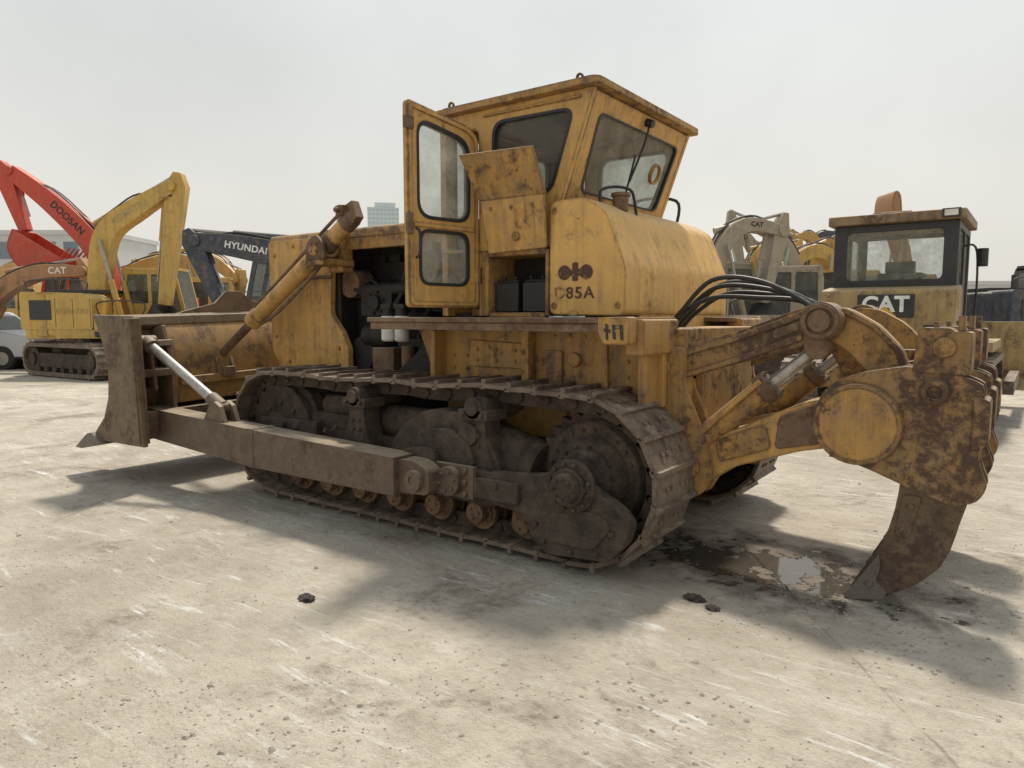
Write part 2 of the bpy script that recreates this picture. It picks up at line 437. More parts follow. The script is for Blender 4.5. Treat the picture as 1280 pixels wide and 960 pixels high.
for s in (1, -1):
    p = P(CHROME, ARM)
    a = Vector((3.62,1.52*s,.80)); b = Vector((4.62,1.66*s,1.36)); d = (b-a).normalized()
    p.mi = 0; p.cyl(a+d*.10, b-d*.06, .046)
    p.mi = 1; p.cyl(a+d*.0, a+d*.16, .062); p.cyl(b-d*.10, b, .07)
    p.cyl(a-Vector((0,.07,0)), a+Vector((0,.07,0)), .05); p.cyl(b-Vector((0,.08,0)), b+Vector((0,.08,0)), .06)
    p.make("brace_strut", DZ, bevel=.003)

# ---- blade
tilt = Matrix.Translation((0,0,.98)) @ Matrix.Rotation(math.radians(-1.8), 4, 'X') @ Matrix.Translation((0,0,-.92))
face = [(5.16,1.60),(5.02,1.45),(4.93,1.25),(4.90,1.03),(4.94,.80),(5.06,.60),(5.24,.46),(5.42,.40)]
back = [(p[0]-.05, p[1]) for p in face]
p = P(BLADEM, BLADEY)
p.side(face+back[::-1], -1.82, 1.82)
p.side([(4.86,1.50),(4.97,1.45),(5.10,1.585),(4.88,1.585)], -1.80, 1.80)
p.side([(4.55,.44),(5.10,.44),(4.96,.66),(4.55,.70)], -1.80, 1.80)
p.mi = 1
p.side([(4.88,1.51),(4.79,1.36),(4.745,1.15),(4.74,.95),(4.76,.72),(4.90,.70),(4.88,1.03),(4.92,1.25),(4.99,1.45)], -1.36, 1.36)
p.side([(4.68,.90),(4.75,.90),(4.75,.98),(4.68,.98)], -1.30, 1.30)
p.mi = 0
for yy in (-1.72,-1.42,1.42,1.72):
    p.side([(4.60,.68),(4.92,.68),(4.86,1.0),(4.96,1.45),(4.72,1.50),(4.58,1.1)], yy-.02, yy+.02)
for s in (1,-1):
    p.side([(4.58,1.02),(4.88,1.02),(4.88,1.09),(4.58,1.09)], s*1.38, s*1.80)
    p.side([(4.62,1.30),(4.92,1.30),(4.94,1.36),(4.64,1.36)], s*1.38, s*1.80)
ep = [(5.20,1.61),(4.48,1.60),(4.44,1.2),(4.40,.40),(5.20,.38),(5.46,.37),(5.30,.50),(5.14,.62),(5.02,.82),(4.98,1.03),(5.0,1.25),(5.09,1.44)]
for s in (1,-1):
    p.side(ep, s*1.81, s*1.855)
    p.side([(4.55,.9),(4.85,.9),(4.85,1.3),(4.62,1.35)], s*1.6, s*1.63)
    p.box(4.44,4.52,s*1.77,s*1.87,.42,1.58)
p.make("blade_moldboard", DZ, bevel=.008, xf=tilt)
p = P(WORN)
p.side([(5.36,.43),(5.42,.42),(5.66,.30),(5.62,.29)], -1.5, 1.5)
for s in (1,-1):
    p.side([(5.34,.455),(5.44,.44),(5.74,.27),(5.60,.27),(5.15,.36)], s*1.50, s*1.90)
p.make("cutting_edge", DZ, bevel=.004, xf=tilt)
p = P(BLADEM)
p.panel([(-1.1,1.59),(1.1,1.59),(.9,1.64),(.62,1.70),(.48,1.83),(.30,1.83),(.15,1.71),(-.75,1.70)], [], (5.13,0,0),(0,1,0),(0,0,1),(.03,0,0))
p.make("spill_guard", DZ, bevel=.004, xf=tilt)

for s in (1,-1):
    p = P(YEL, CHROME, RUSTP)
    top = Vector((2.66,.80*s,2.46)); tr = Vector((3.09,.80*s,2.18)); bot = Vector((4.84,.80*s,1.17))
    d = (bot-top).normalized(); e = top+d*1.78; up_ = Vector((-d.z,0,d.x)); up_ = up_ if up_.z > 0 else -up_
    p.mi = 0; p.cyl(top+d*.10, e, .074, n=24)
    p.mi = 2; p.cyl(top+d*.04, top+d*.14, .080, n=24); p.cyl(top+d*.0, top+d*.04, .045, .070, n=20)
    p.side([(2.60,2.44),(2.66,2.38),(2.76,2.36),(2.86,2.42),(2.80,2.50),(2.84,2.56),(2.74,2.55),(2.66,2.58)], s*.76, s*.84)
    p.box(2.72,2.80,s*.78,s*.90,2.46,2.54); p.cyl((2.76,s*.90,2.50),(2.76,s*.94,2.50),.022,n=8)
    p.cyl(top+d*.34, top+d*.44, .086, n=24)
    p.cyl(top+d*.12+up_*.07, top+d*.12+up_*.13, .030, n=12)
    p.mi = 0; p.cyl(e-d*.1, e+d*.02, .088, n=24)
    p.mi = 2; p.cyl(e, bot, .044)
    p.cyl(bot-Vector((0,.09,0)), bot+Vector((0,.09,0)), .075)
    p.tube([top+d*.12+up_*.12, top+d*.3+up_*.13, top+d*.9+up_*.115, e-d*.1+up_*.10, e-d*.03+up_*.07], .016)
    p.tube([top+d*.5-up_*.09, top+d*.8-up_*.12, e-d*.4-up_*.13, e-d*.1-up_*.09], .018)
    p.make("lift_cylinder", DZ, bevel=.004)
    p = P(YEL2, RUSTP)
    p.box(2.98,3.22,.54*s,.90*s,2.05,2.11); p.box(3.0,3.20,.54*s,.66*s,2.0,2.36)
    p.cyl(tr-Vector((0,.16,0)), tr+Vector((0,.12,0)), .055)
    p.ring(tr-d*.06, tr+d*.06, .105, .070)
    p.mi = 1; p.side(rp([(2.94,2.10),(3.20,2.10),(3.20,2.22),(3.12,2.30),(3.04,2.31),(2.96,2.22)],.03,3), s*.885, s*.915)
    p.bolts((3.08,s*.915,2.20),(0,s,0),.045,4,.012,.012)
    p.make("cylinder_yoke", DZ)
    p = P(RUSTP)
    p.side([(4.66,1.0),(4.90,1.0),(4.90,1.3),(4.80,1.30)], s*.70, s*.735)
    p.side([(4.66,1.0),(4.90,1.0),(4.90,1.3),(4.80,1.30)], s*.865, s*.90)
    p.box(4.64,4.68,s*.735,s*.865,.98,1.08)
    p.make("cylinder_bracket", DZ)

# ---- hood, radiator guard, engine
p = P(YEL, RUSTP)
sidep = [(3.02,1.06),(4.02,1.06),(4.18,1.25),(4.20,2.34),(3.18,2.34),(3.05,2.2),(3.24,2.0),(3.26,1.62),(3.10,1.45),(3.02,1.3)]
for s in (1,-1):
    p.side(rp(sidep,.03,2), s*.54, s*.60)
p.box(4.10,4.17,-.54,.54,1.08,2.33)
p.box(3.3,3.36,-.535,.535,1.2,2.33)
p.mi = 1; p.box(3.22,3.9,.60,.622,1.95,1.98)
p.mi = 0
for bx, bz in ((3.15,1.15),(3.15,1.30),(3.9,1.15),(4.1,1.4),(4.1,1.8),(4.1,2.2),(3.4,2.28),(3.8,2.28)): p.cyl((bx,.60,bz),(bx,.615,bz),.02,n=6)
p.make("radiator_guard", DZ)
p = P(YEL2)
p.panel(rp([(-.60,2.30),(-.56,2.40),(.56,2.40),(.60,2.30)],.03), [], (1.68,0,0),(0,1,0),(0,0,1),(2.52,0,0))
for s in (1,-1): p.side([(1.68,2.20),(3.16,2.20),(3.16,2.30),(1.68,2.30)], s*.56, s*.59)
p.make("engine_hood", DZ)
p = P(DARK, RUSTP, BLK)
p.box(1.75,3.25,-.32,.32,1.05,1.75); p.box(1.85,3.1,-.24,.24,1.75,2.1)
for i in range(6):
    xx = 1.95+i*.2; p.cyl((xx,.24,1.9),(xx,.42,1.86),.05,n=12); p.box(xx-.07,xx+.07,-.2,.26,2.1,2.17)
p.cyl((1.9,.45,1.84),(3.05,.45,1.84),.055,n=12)
p.cyl((2.1,.44,1.58),(2.45,.44,1.58),.09,n=20); p.cyl((2.62,.46,1.42),(2.9,.46,1.42),.10,n=20)
p.cyl((2.95,.5,1.25),(2.95,.3,1.25),.16,n=24)
p.box(2.55,2.95,.34,.50,1.60,1.86); p.box(2.2,2.5,.34,.48,1.15,1.4)
p.cyl((2.75,.50,1.72),(2.75,.54,1.72),.07,n=16); p.bolts((2.75,.50,1.72),(0,1,0),.10,6,.014,.02)
p.mi = 1; p.cyl((2.02,.60,2.02),(2.02,.36,2.02),.155,n=28); p.ring((2.02,.60,2.02),(2.02,.63,2.02),.16,.12)
p.cyl((3.1,.5,1.9),(3.1,.3,1.9),.13,n=24)
p.box(2.45,2.72,.40,.58,1.10,1.32); p.cyl((2.3,.55,1.16),(2.3,.55,1.34),.06)
p.mi = 0
rr = random.Random(3)
for i in range(9):
    x0 = rr.uniform(1.85,2.5); x1 = rr.uniform(2.3,3.1); z0 = rr.uniform(1.15,2.1); z1 = rr.uniform(1.15,2.1)
    p.tube([(x0,.30,z0),(x0+.05,.44,z0+.05),((x0+x1)/2,.47,(z0+z1)/2-.08),(x1,.42,z1),(x1,.30,z1)], rr.choice((.010,.014,.022)))
p.make("engine", DZ, bevel=.004)
for xx in (2.20,2.36):
    p = P(WHITE, DARK)
    p.cyl((xx,.72,1.40),(xx,.72,1.60),.062,n=24).cyl((xx,.72,1.385),(xx,.72,1.40),.05,.062,n=24)
    p.mi = 1; p.cyl((xx,.72,1.60),(xx,.72,1.66),.05,n=16); p.box(xx-.06,xx+.06,.5,.76,1.66,1.70)
    p.make("oil_filter", DZ, bevel=.003)
p = P(YEL2, DARK)
p.mi = 1; p.box(.6,4.05,-.50,.50,.52,1.03)
p.box(1.72,3.3,.34,.68,1.03,1.10)
p.box(3.2,3.28,-.53,.53,1.1,2.3)
p.mi = 0; p.box(-.30,.60,-.66,.66,.48,1.52); p.box(.60,1.75,-.66,.66,.70,1.50)
p.mi = 1; p.side([(1.78,1.05),(2.4,1.05),(2.05,1.3),(1.9,1.52),(1.78,1.52)], .66,.70)
p.make("main_frame", DZ, bevel=.01)

for s in (1,-1):
    p = P(RUSTP, YELS, YEL2)
    p.mi = 0
    p.panel([(2.10,1.20),(2.02,1.235),(-.17,1.235),(-.17,.55),(2.10,.55)], [], (0,0,1.555),(1,0,0),(0,s,0),(0,0,.035))
    p.panel([(2.10,.96),(2.04,1.22),(-.05,1.22),(-.05,.96)], [], (0,0,1.50),(1,0,0),(0,s,0),(0,0,.053))
    p.mi = 2
    p.side(rp([(-.18,1.43),(.0,1.43),(.03,1.50),(.03,1.592),(-.18,1.596)],.02,2), s*1.14, s*1.245)
    p.side(rp([(-.22,1.36),(-.10,1.36),(-.10,1.58),(-.22,1.58)],.02,2), s*.62, s*1.13)
    p.mi = 1
    p.side([(1.95,1.545),(-.2,1.545),(-.2,1.02),(.3,.98),(1.72,1.02)], s*.75, s*.80)
    p.side([(1.40,1.22),(.86,1.22),(.86,1.40),(1.36,1.42)], s*.80, s*.825)
    p.box(.78,.84,s*.80,s*.90,1.02,1.54); p.box(-.16,-.10,s*.80,s*.96,1.02,1.49); p.box(1.64,1.69,s*.80,s*.93,1.06,1.49)
    p.side([(.20,1.54),(.28,1.54),(.30,1.10),(.18,1.10)], s*.80, s*.83)
    for bx in (1.3,1.12,.95):
        for bz in (1.27,1.35): p.cyl((bx,s*.825,bz),(bx,s*.84,bz),.014,n=8)
    for k in range(5): p.cyl((.62-.12*k,s*.80,1.46),(.62-.12*k,s*.812,1.46),.014,n=8)
    for bx in (1.55,1.42,.05,-.05):
        for bz in (1.12,1.2,1.30): p.cyl((bx,s*.80,bz),(bx,s*.815,bz),.014,n=8)
    p.cyl((.45,s*.80,1.30),(.45,s*.835,1.30),.05,n=16)
    p.side(rp([(.70,1.12),(.55,1.12),(.55,1.36),(.70,1.36)],.02,2), s*.80, s*.82)
    fo = p.make("fender", DZ, bevel=.005)
    if s > 0:
        p = P(DECK)   # worn-off marking: only broken strokes remain
        for x0, z0, x1, z1 in ((-.145,1.455,-.125,1.55),(-.125,1.52,-.095,1.545),(-.095,1.46,-.075,1.55),(-.060,1.50,-.015,1.525),(-.045,1.455,-.028,1.555)):
            p.side([(x0,z0),(x1,z0+.006),(x1+.006,z1),(x0+.004,z1-.004)], 1.2455, 1.2475+.0004*abs(x0)*10)
        p.make("decal", fo, bevel=0)

# ---- fuel tank
p = P(YELT)
prof = rp([(.63,1.61),(.63,2.375),(.36,2.385),(.20,2.29),(.045,1.92),(.05,1.60)], .055, 5)
p.side(prof, .86, -1.0)
p.box(.07,.5,-.98,.60,1.46,1.615)
p.box(.40,.47,.857,.872,1.60,1.63)
p.make("fuel_tank", DZ, bevel=.016)
tank = bpy.data.objects["fuel_tank"]
p = P(RUSTP, BLK)
p.cyl((.30,.46,2.33),(.30,.46,2.43),.055,n=24); p.cyl((.30,.46,2.43),(.30,.46,2.455),.068,n=24)
p.mi = 1; p.tube([(.38,.60,2.36),(.38,.60,2.46),(.34,.48,2.50),(.28,.36,2.49),(.26,.33,2.42),(.24,.33,2.30)], .011)
p.tube([(.42,.32,2.37),(.42,.32,2.45),(.42,.18,2.45),(.42,.18,2.37)], .010)
p.make("filler_cap", DZ, bevel=.004)
ey = .8635
p = P(LOGO)
for cx_ in (.508,.337): p.cyl((cx_,ey-.003,1.892),(cx_,ey,1.892),.050,n=24)
p.side(rp(rect(.400,1.834,.445,1.958),.012,2), ey-.0028, ey+.0002)
p.side(rect(.436,1.868,.480,1.916), ey-.0035, ey-.0005); p.side(rect(.365,1.868,.409,1.916), ey-.0035, ey-.0005)
p.make("emblem", tank, bevel=0)
lettering("D", .108, LOGOF, frameM((.545,ey-.001,1.752),(-1,0,0),(0,0,1)), tank, "model_lettering", 1.15, .0012)
lettering("85A", .108, LOGO, frameM((.385,ey-.001,1.752),(-1,0,0),(0,0,1)), tank, "model_lettering", 1.12, .0016, 1.15)
for bx, bz in ((.10,1.67),(.59,1.67),(.59,2.31)):
    p = P(YEL2); p.ring((bx,.86,bz),(bx,.868,bz),.022,.008,10); p.make("tank_bolt", tank, bevel=0)

# ---- cab
cab = P(YELC, RUSTP)
cy = .80
sidewin = rp([(1.18,2.50),(.66,2.44),(.475,2.99),(1.16,3.0)], .10, 5)
outer = [(1.68,3.10),(.325,3.10),(.595,2.34),(.62,2.08),(1.68,2.08)]
dooropen = rp([(1.30,2.10),(1.62,2.10),(1.62,2.98),(1.30,2.98)], .06, 4)
for s in (1,-1):
    cab.panel(outer, [sidewin, dooropen], (0, s*(cy-.045), 0), (1,0,0),(0,0,1),(0,s*.045,0))
    cab.box(1.28,1.32, s*.70, s*.775, 1.60, 2.08); cab.box(1.62,1.68, s*.70, s*.79, 1.60, 2.08)
O = Vector((.595,0,2.34)); Vd = Vector((.33-.595,0,.75)); Lr = Vd.length; Vd.normalize()
rearwin = rp([(-.62,.14),(.60,.14),(.64,Lr-.12),(-.66,Lr-.12)], .07, 5)
Nr = Vector((Vd.z,0,-Vd.x))
cab.panel([(-.752,0),(.752,0),(.752,Lr),(-.752,Lr)], [rearwin], O, (0,1,0), Vd, Nr*.045)
frontwin = rp([(-.68,2.10),(.68,2.10),(.68,3.02),(-.68,3.02)], .07, 5)
cab.panel([(-.75,1.62),(.75,1.62),(.75,3.08),(-.75,3.08)], [frontwin], (1.63,0,0),(0,1,0),(0,0,1),(.05,0,0))
cab.box(.63,1.62,-.75,.50,1.60,1.66)
cab.box(.42,1.25,.80,.815,3.045,3.06)
cabo = cab.make("cab", DZ, bevel=.006)
p = P(HOLD, YEL2)
p.mi = 1; p.panel(rp([(.26,-.85),(1.70,-.85),(1.70,.86),(.26,.86)],.05,3), [], (0,0,3.102),(1,0,0),(0,1,0),(0,0,.046))
p.mi = 0; p.panel(rp([(.30,-.81),(1.66,-.81),(1.66,.82),(.30,.82)],.05,3), [], (0,0,3.146),(1,0,0),(0,1,0),(0,0,.022))
for xx, yy in ((.46,.76),(1.58,.78)):
    p.mi = 0; p.ring((xx,yy-.010,3.190),(xx,yy+.010,3.190),.028,.015,14)
p.make("cab_roof", cabo, bevel=.006)
def window(outline, O, U, V, T, parent, gm=GLASS, off=.4):
    T = Vector(T)
    g = P(gm, BLK); g.panel(outline, [], Vector(O)+T*off, U, V, T*.12)
    g.mi = 1
    g.panel([tuple(Vector(q)*1) for q in inset(outline,-.008)], [inset(outline,.018)], Vector(O)-T*.12, U, V, T*1.24)
    return g.make("window", parent, bevel=0, smooth=False)
for s in (1,-1):
    window(sidewin, (0,s*(cy-.045),0),(1,0,0),(0,0,1),(0,s*.045,0), cabo, GLASSD if s > 0 else GLASS)
window(rearwin, O, (0,1,0), Vd, Nr*.045, cabo)
window(frontwin, (1.63,0,0),(0,1,0),(0,0,1),(.05,0,0), cabo)
window(dooropen, (0,-(cy-.045),0),(1,0,0),(0,0,1),(0,-.045,0), cabo)
p = P(BLK)
q = lambda u, v, h=.0: O+Vector((0,u,0))+Vd*v-Nr*h
p.tube([q(-.02,Lr-.05,.03), q(.0,Lr-.2,.05), q(.04,.30,.045)], .009, 6); p.tube([q(.06,.5,.04), q(.02,.12,.04)], .008, 6)
p.cyl(q(-.02,Lr-.05,-.02), q(-.02,Lr-.05,.06), .03)
p.make("wiper", cabo, bevel=0)
p = P(YELC); p.ring(q(-.38,.42,.0), q(-.38,.42,.03), .08, .066); p.make("demister_ring", cabo, bevel=0)
p = P(BLK)
p.box(.75,1.2,-.28,.22,2.0,2.14); p.side([(.72,2.1),(.84,2.1),(.76,2.55),(.66,2.51)], -.26, .20)
p.box(.7,1.25,.3,.45,2.0,2.22); p.box(1.45,1.6,-.5,.5,2.0,2.25)
p.cyl((1.35,.35,2.1),(1.28,.35,2.55),.015); p.cyl((1.28,.35,2.52),(1.28,.35,2.6),.03)
p.cyl((1.35,-.35,2.1),(1.28,-.35,2.55),.015)
p.box(.66,1.62,-.75,.5,1.66,2.0)
p.make("operator_seat", cabo, bevel=.01)
hp = Vector((1.29,.815,0)); fp = Vector((1.40,1.45,0)); Ud = (fp-hp).normalized(); Wd = (fp-hp).length
Nd = Vector((Ud.y,-Ud.x,0))
do = rp([(0,1.66),(Wd,1.66),(Wd,3.06),(.10,2.97),(0,2.90)], .04, 4)
w1 = rp([(.09,2.28),(Wd-.09,2.28),(Wd-.09,2.95),(.09,2.86)], .12, 6)
w2 = rp([(.10,1.82),(Wd-.10,1.82),(Wd-.10,2.20),(.10,2.20)], .09, 6)
p = P(YELC, RUSTP)
p.panel(do, [w1, w2], hp, Ud, (0,0,1), Nd*.04)
rim_o = rp([(.012,1.672),(Wd-.012,1.672),(Wd-.012,3.045),(.105,2.957),(.012,2.892)], .04, 4)
rim_i = rp([(.040,1.70),(Wd-.040,1.70),(Wd-.040,3.008),(.115,2.925),(.040,2.87)], .04, 4)
p.panel(rim_o, [rim_i], hp-Nd*.012, Ud, (0,0,1), Nd*.010)
p.panel(rect(.05,2.215,Wd-.05,2.245), [], hp-Nd*.010, Ud, (0,0,1), Nd*.008)
p.mi = 1
p.panel(rect(Wd-.03,2.16,Wd+.015,2.30), [], hp-Nd*.03, Ud, (0,0,1), Nd*.03)
p.panel(rect(Wd-.05,2.86,Wd+.03,2.94), [], hp-Nd*.02, Ud, (0,0,1), Nd*.02)
for zz in (1.9,2.75): p.cyl(hp+Vector((0,0,zz-.06)), hp+Vector((0,0,zz+.06)), .022, n=12)
door = p.make("door", DZ, bevel=.005)
window(w1, hp, Ud, (0,0,1), Nd*.04, door); window(w2, hp, Ud, (0,0,1), Nd*.04, door)
p = P(BLK); a = hp+Ud*(Wd-.05)-Nd*.03
p.tube([a+Vector((0,0,2.0)), a-Nd*.04+Vector((0,0,2.03)), a-Nd*.04+Vector((0,0,2.17)), a+Vector((0,0,2.2))], .01, 6)
p.make("handle", door, bevel=0)
p = P(YEL2, DARK, BLK)
p.box(.64,.67,.50,.855,1.60,2.06); p.box(1.17,1.21,.50,.85,1.60,2.08); p.box(.67,1.17,.50,.85,2.03,2.07)
p.mi = 1; p.box(.67,1.17,.50,.53,1.60,2.03); p.mi = 0; p.box(1.21,1.28,.74,.80,1.60,2.08)
p.box(.67,1.17,.80,.85,1.592,1.625)
comp = p.make("battery_compartment", DZ, bevel=.005)
for x0 in (.70,.94):
    p = P(BLK, DARK); p.box(x0,x0+.20,.60,.80,1.63,1.84); p.mi = 1; p.box(x0+.01,x0+.19,.61,.79,1.84,1.86)
    p.cyl((x0+.05,.76,1.86),(x0+.05,.76,1.89),.015); p.cyl((x0+.15,.76,1.86),(x0+.15,.76,1.89),.015)
    p.make("battery", comp, bevel=.006)
p = P(YEL2, YELC)
def quad(p, a, b, c, d, th):
    a, b, c, d = map(Vector, (a,b,c,d)); n = (b-a).cross(d-a).normalized()*th
    v = [p.bm.verts.new(x) for x in (a,b,c,d,a+n,b+n,c+n,d+n)]
    for q_ in ((0,1,2,3),(7,6,5,4),(0,4,5,1),(1,5,6,2),(2,6,7,3),(3,7,4,0)): p.face([v[i] for i in q_])
p.mi = 1; quad(p, (1.14,.87,2.05),(.64,.87,2.07),(.62,.93,2.42),(1.17,.93,2.42), .02)
p.mi = 0; quad(p, (1.18,.93,2.43),(.61,.93,2.43),(.64,1.04,2.72),(1.24,1.08,2.73), .02)
p.mi = 0; p.cyl((.62,.93,2.425),(1.17,.93,2.425),.016,n=10)
p.cyl((.88,.89,2.16),(.88,.925,2.155),.03,n=14)
for u_ in (.72,.9,1.08): p.cyl((u_,.925,2.36),(u_,.945,2.357),.012,n=8)
p.make("compartment_lid", DZ, bevel=.004, label="bent rusty compartment lid flipped open")
p = P(BLK); p.tube([(.5,-.95,2.36),(.5,-.95,2.6),(.9,-.95,2.62),(.9,-.95,2.36)], .014); p.make("grab_rail", DZ, bevel=0)

# ---- rear bracket + ripper
p = P(YEL2, YEL)
for s in (1,-1):
    p.side(rp([(-.30,1.40),(.02,1.40),(.02,.45),(-.42,.45),(-.50,.60),(-.44,.85),(-.30,1.15)],.04,3), s*.50, s*.56)
    p.side(rp([(-.30,1.40),(.02,1.40),(.02,.45),(-.42,.45),(-.50,.60),(-.44,.85),(-.30,1.15)],.04,3), s*.66, s*.71)
    p.cyl((-.16,s*.48,1.27),(-.16,s*.74,1.27),.05); p.cyl((-.36,s*.48,.64),(-.36,s*.74,.64),.06)
    p.bolts((-.10,s*.71,1.05),(0,s,0),.06,6,.014,.015)
p.box(-.34,-.28,-.5,.5,.6,1.4); p.box(-.26,.02,-.4,.4,1.4,1.5)
p.make("ripper_bracket", DZ, bevel=.008)
for s in (1,-1):
    p = P(RUSTP, YEL, CHROME, HOLD)
    p.mi = 3
    up = [(-.10,1.19),(-.08,1.32),(-.16,1.38),(-.60,1.50),(-1.02,1.66),(-1.14,1.68),(-1.22,1.60),(-1.18,1.47),(-1.06,1.44),(-.62,1.31),(-.22,1.18)]
    p.side(rp(up,.04,3), s*.565, s*.655)
    p.side(rp([(-.20,1.36),(-.60,1.475),(-1.0,1.63),(-1.0,1.59),(-.6,1.44),(-.2,1.32)],.01,1), s*.655, s*.675)
    p.side(rp([(-.24,1.22),(-.62,1.35),(-1.0,1.50),(-1.0,1.46),(-.62,1.315),(-.24,1.19)],.01,1), s*.655, s*.675)
    p.mi = 0
    p.side(rp([(-.82,1.51),(-1.0,1.58),(-.98,1.52),(-.84,1.46)],.02,2), s*.655, s*.665)
    p.cyl((-1.10,s*.50,1.57),(-1.10,s*.70,1.57),.11,n=28); p.cyl((-1.10,s*.70,1.57),(-1.10,s*.73,1.57),.06,n=20)
    p.ring((-1.10,s*.70,1.57),(-1.10,s*.715,1.57),.10,.075,28)
    p.make("ripper_upper_link", DZ, bevel=.008)
    p = P(RUSTP, YEL, CHROME, YEL2)
    p.mi = 1
    lo = [(-.30,.50),(-.30,.80),(-.62,.90),(-1.02,1.10),(-1.22,1.14),(-1.25,.86),(-1.0,.80),(-.62,.66),(-.42,.52)]
    p.side(rp(lo,.04,3), s*.40, s*.64)
    p.mi = 3; p.side(rp([(-.52,.68),(-.50,.82),(-.80,.95),(-.84,.80)],.03,2), s*.64, s*.655)
    p.mi = 0; p.side(rp([(-.86,.80),(-.88,1.0),(-1.10,1.10),(-1.12,.86)],.03,2), s*.64, s*.652)
    p.make("ripper_lower_arm", DZ, bevel=.01)
    p = P(RUSTP, YEL, CHROME, YEL2)
    a = Vector((-.36,s*.50,.72)); b = Vector((-1.08,s*.50,1.36)); d = (b-a).normalized(); o_ = Vector((0,s*.10,.06))
    a += o_; b += o_
    p.mi = 3; p.cyl(a, a+d*.60, .080, n=20); p.mi = 0; p.cyl(a+d*.54, a+d*.62, .098, n=20)
    p.bolts(a+d*.62, d, .08, 8, .011, .015)
    p.mi = 1; p.tube([a+d*.05+Vector((0,s*.09,.03)), a+d*.3+Vector((0,s*.10,.05)), a+d*.56+Vector((0,s*.09,.06))], .018)
    p.mi = 2; p.cyl(a+d*.60, b, .040, n=16)
    p.mi = 0; p.cyl(b-Vector((0,.07,0)), b+Vector((0,.07,0)), .07)
    p.make("ripper_cylinder", DZ, bevel=.006)
    p = P(YEL2, HOLD)
    g = [(-1.02,1.60),(-1.08,1.66),(-1.22,1.645),(-1.38,1.55),(-1.50,1.42),(-1.56,1.26),(-1.56,1.18),(-1.40,1.16),(-1.34,1.27),(-1.24,1.38),(-1.16,1.44),(-1.02,1.49)]
    p.side(rp(g,.04,3), s*.46, s*.55)
    p.mi = 1
    p.side(rp([(-1.10,1.655),(-1.22,1.64),(-1.38,1.545),(-1.50,1.415),(-1.555,1.25),(-1.52,1.25),(-1.47,1.40),(-1.36,1.52),(-1.21,1.61),(-1.10,1.625)],.01,1), s*.55, s*.58)
    p.side(rp([(-1.06,1.46),(-1.18,1.46),(-1.30,1.30),(-1.34,1.14),(-1.22,1.12),(-1.16,1.28)],.03,3), s*.26, s*.40)
    p.box(-1.48,-1.38,s*.30,s*.46,1.28,1.38)
    p.make("ripper_goose_neck", DZ, bevel=.008)
p = P(YEL2, HOLD)
p.box(-1.52,-1.18,-.66,.70,.80,1.22)
p.cyl((-1.33,.70,1.01),(-1.33,.775,1.01),.225,n=48); p.cyl((-1.33,.775,1.01),(-1.33,.79,1.01),.205,n=48)
p.cyl((-1.33,-.70,1.01),(-1.33,-.775,1.01),.225,n=48)
p.mi = 1; p.ring((-1.33,.777,1.01),(-1.33,.797,1.01),.222,.200,48)
for yc in (.66,.0,-.66):
    hold = [(-1.10,1.05),(-1.14,1.17),(-1.22,1.25),(-1.36,1.30),(-1.54,1.335),(-1.72,1.33),(-1.90,1.26),(-1.905,1.05),(-1.895,.86),(-1.94,.74),(-1.90,.66),(-1.80,.62),(-1.62,.68),(-1.40,.765),(-1.22,.82),(-1.12,.92)]
    p.mi = 1
    for y0, y1 in ((yc+.045,yc+.105),(yc-.105,yc-.045)):
        p.side(rp(hold,.03,2), y0, y1)
    p.side(rp([(-1.58,1.31),(-1.84,1.30),(-1.84,1.52),(-1.76,1.52),(-1.74,1.54),(-1.60,1.54)],.02,2), yc-.10, yc+.11)
    p.box(-1.80,-1.77,yc-.06,yc+.06,1.52,1.60); p.box(-1.68,-1.66,yc-.05,yc+.05,1.52,1.57)
    p.side(rp([(-1.86,1.20),(-1.93,1.18),(-1.93,.95),(-1.86,.92)],.02,2), yc-.12, yc+.12)
    p.mi = 0
    p.cyl((-1.72,yc+.11,1.44),(-1.72,yc+.14,1.44),.05); p.bolts((-1.72,yc+.14,1.44),(0,1,0),.03,6,.008,.008)
    p.mi = 1
    p.cyl((-1.69,yc-.12,1.21),(-1.69,yc+.135,1.21),.065,n=24); p.ring((-1.69,yc+.135,1.21),(-1.69,yc+.155,1.21),.06,.035)
    p.bolts((-1.55,yc+.105,.78),(0,1,0),.045,4,.012,.012)
p.make("ripper_beam", DZ, bevel=.008)
SHK = [(-1.555,.95),(-1.54,.66),(-1.525,.55),(-1.50,.44),(-1.46,.33),(-1.41,.235),(-1.36,.15),(-1.32,.07),(-1.345,.035),(-1.45,.045),(-1.56,.09),(-1.66,.165),(-1.745,.26),(-1.79,.36),(-1.815,.46),(-1.835,.57),(-1.85,.66),(-1.86,.95)]
SHM = worn_paint("dark_shank_steel", (.13,.085,.05), rust=.9, dirt=1.0, rustcol=(.046,.032,.025), edge=False)
for yc in (.66,.0,-.66):
    p = P(SHM, WORN)
    p.side(rp(SHK,.012,2), yc-.038, yc+.038)
    p.mi = 1
    p.side(rp([(-1.46,.29),(-1.40,.19),(-1.34,.09),(-1.285,.010),(-1.32,-.004),(-1.48,.03),(-1.51,.075),(-1.45,.13),(-1.47,.21)],.010,2), yc-.050, yc+.050)
    p.cyl((-1.42,yc-.06,.11),(-1.42,yc+.060,.11),.020,n=14)
    p.mi = 0
    p.side(rp([(-1.53,.40),(-1.60,.40),(-1.65,.64),(-1.56,.64)],.02,2), yc-.048, yc+.048)
    p.cyl((-1.57,yc-.05,.44),(-1.57,yc+.060,.44),.018,n=12); p.cyl((-1.60,yc-.05,.58),(-1.60,yc+.060,.58),.018,n=12)
    p.make("ripper_shank", DZ, bevel=.006)
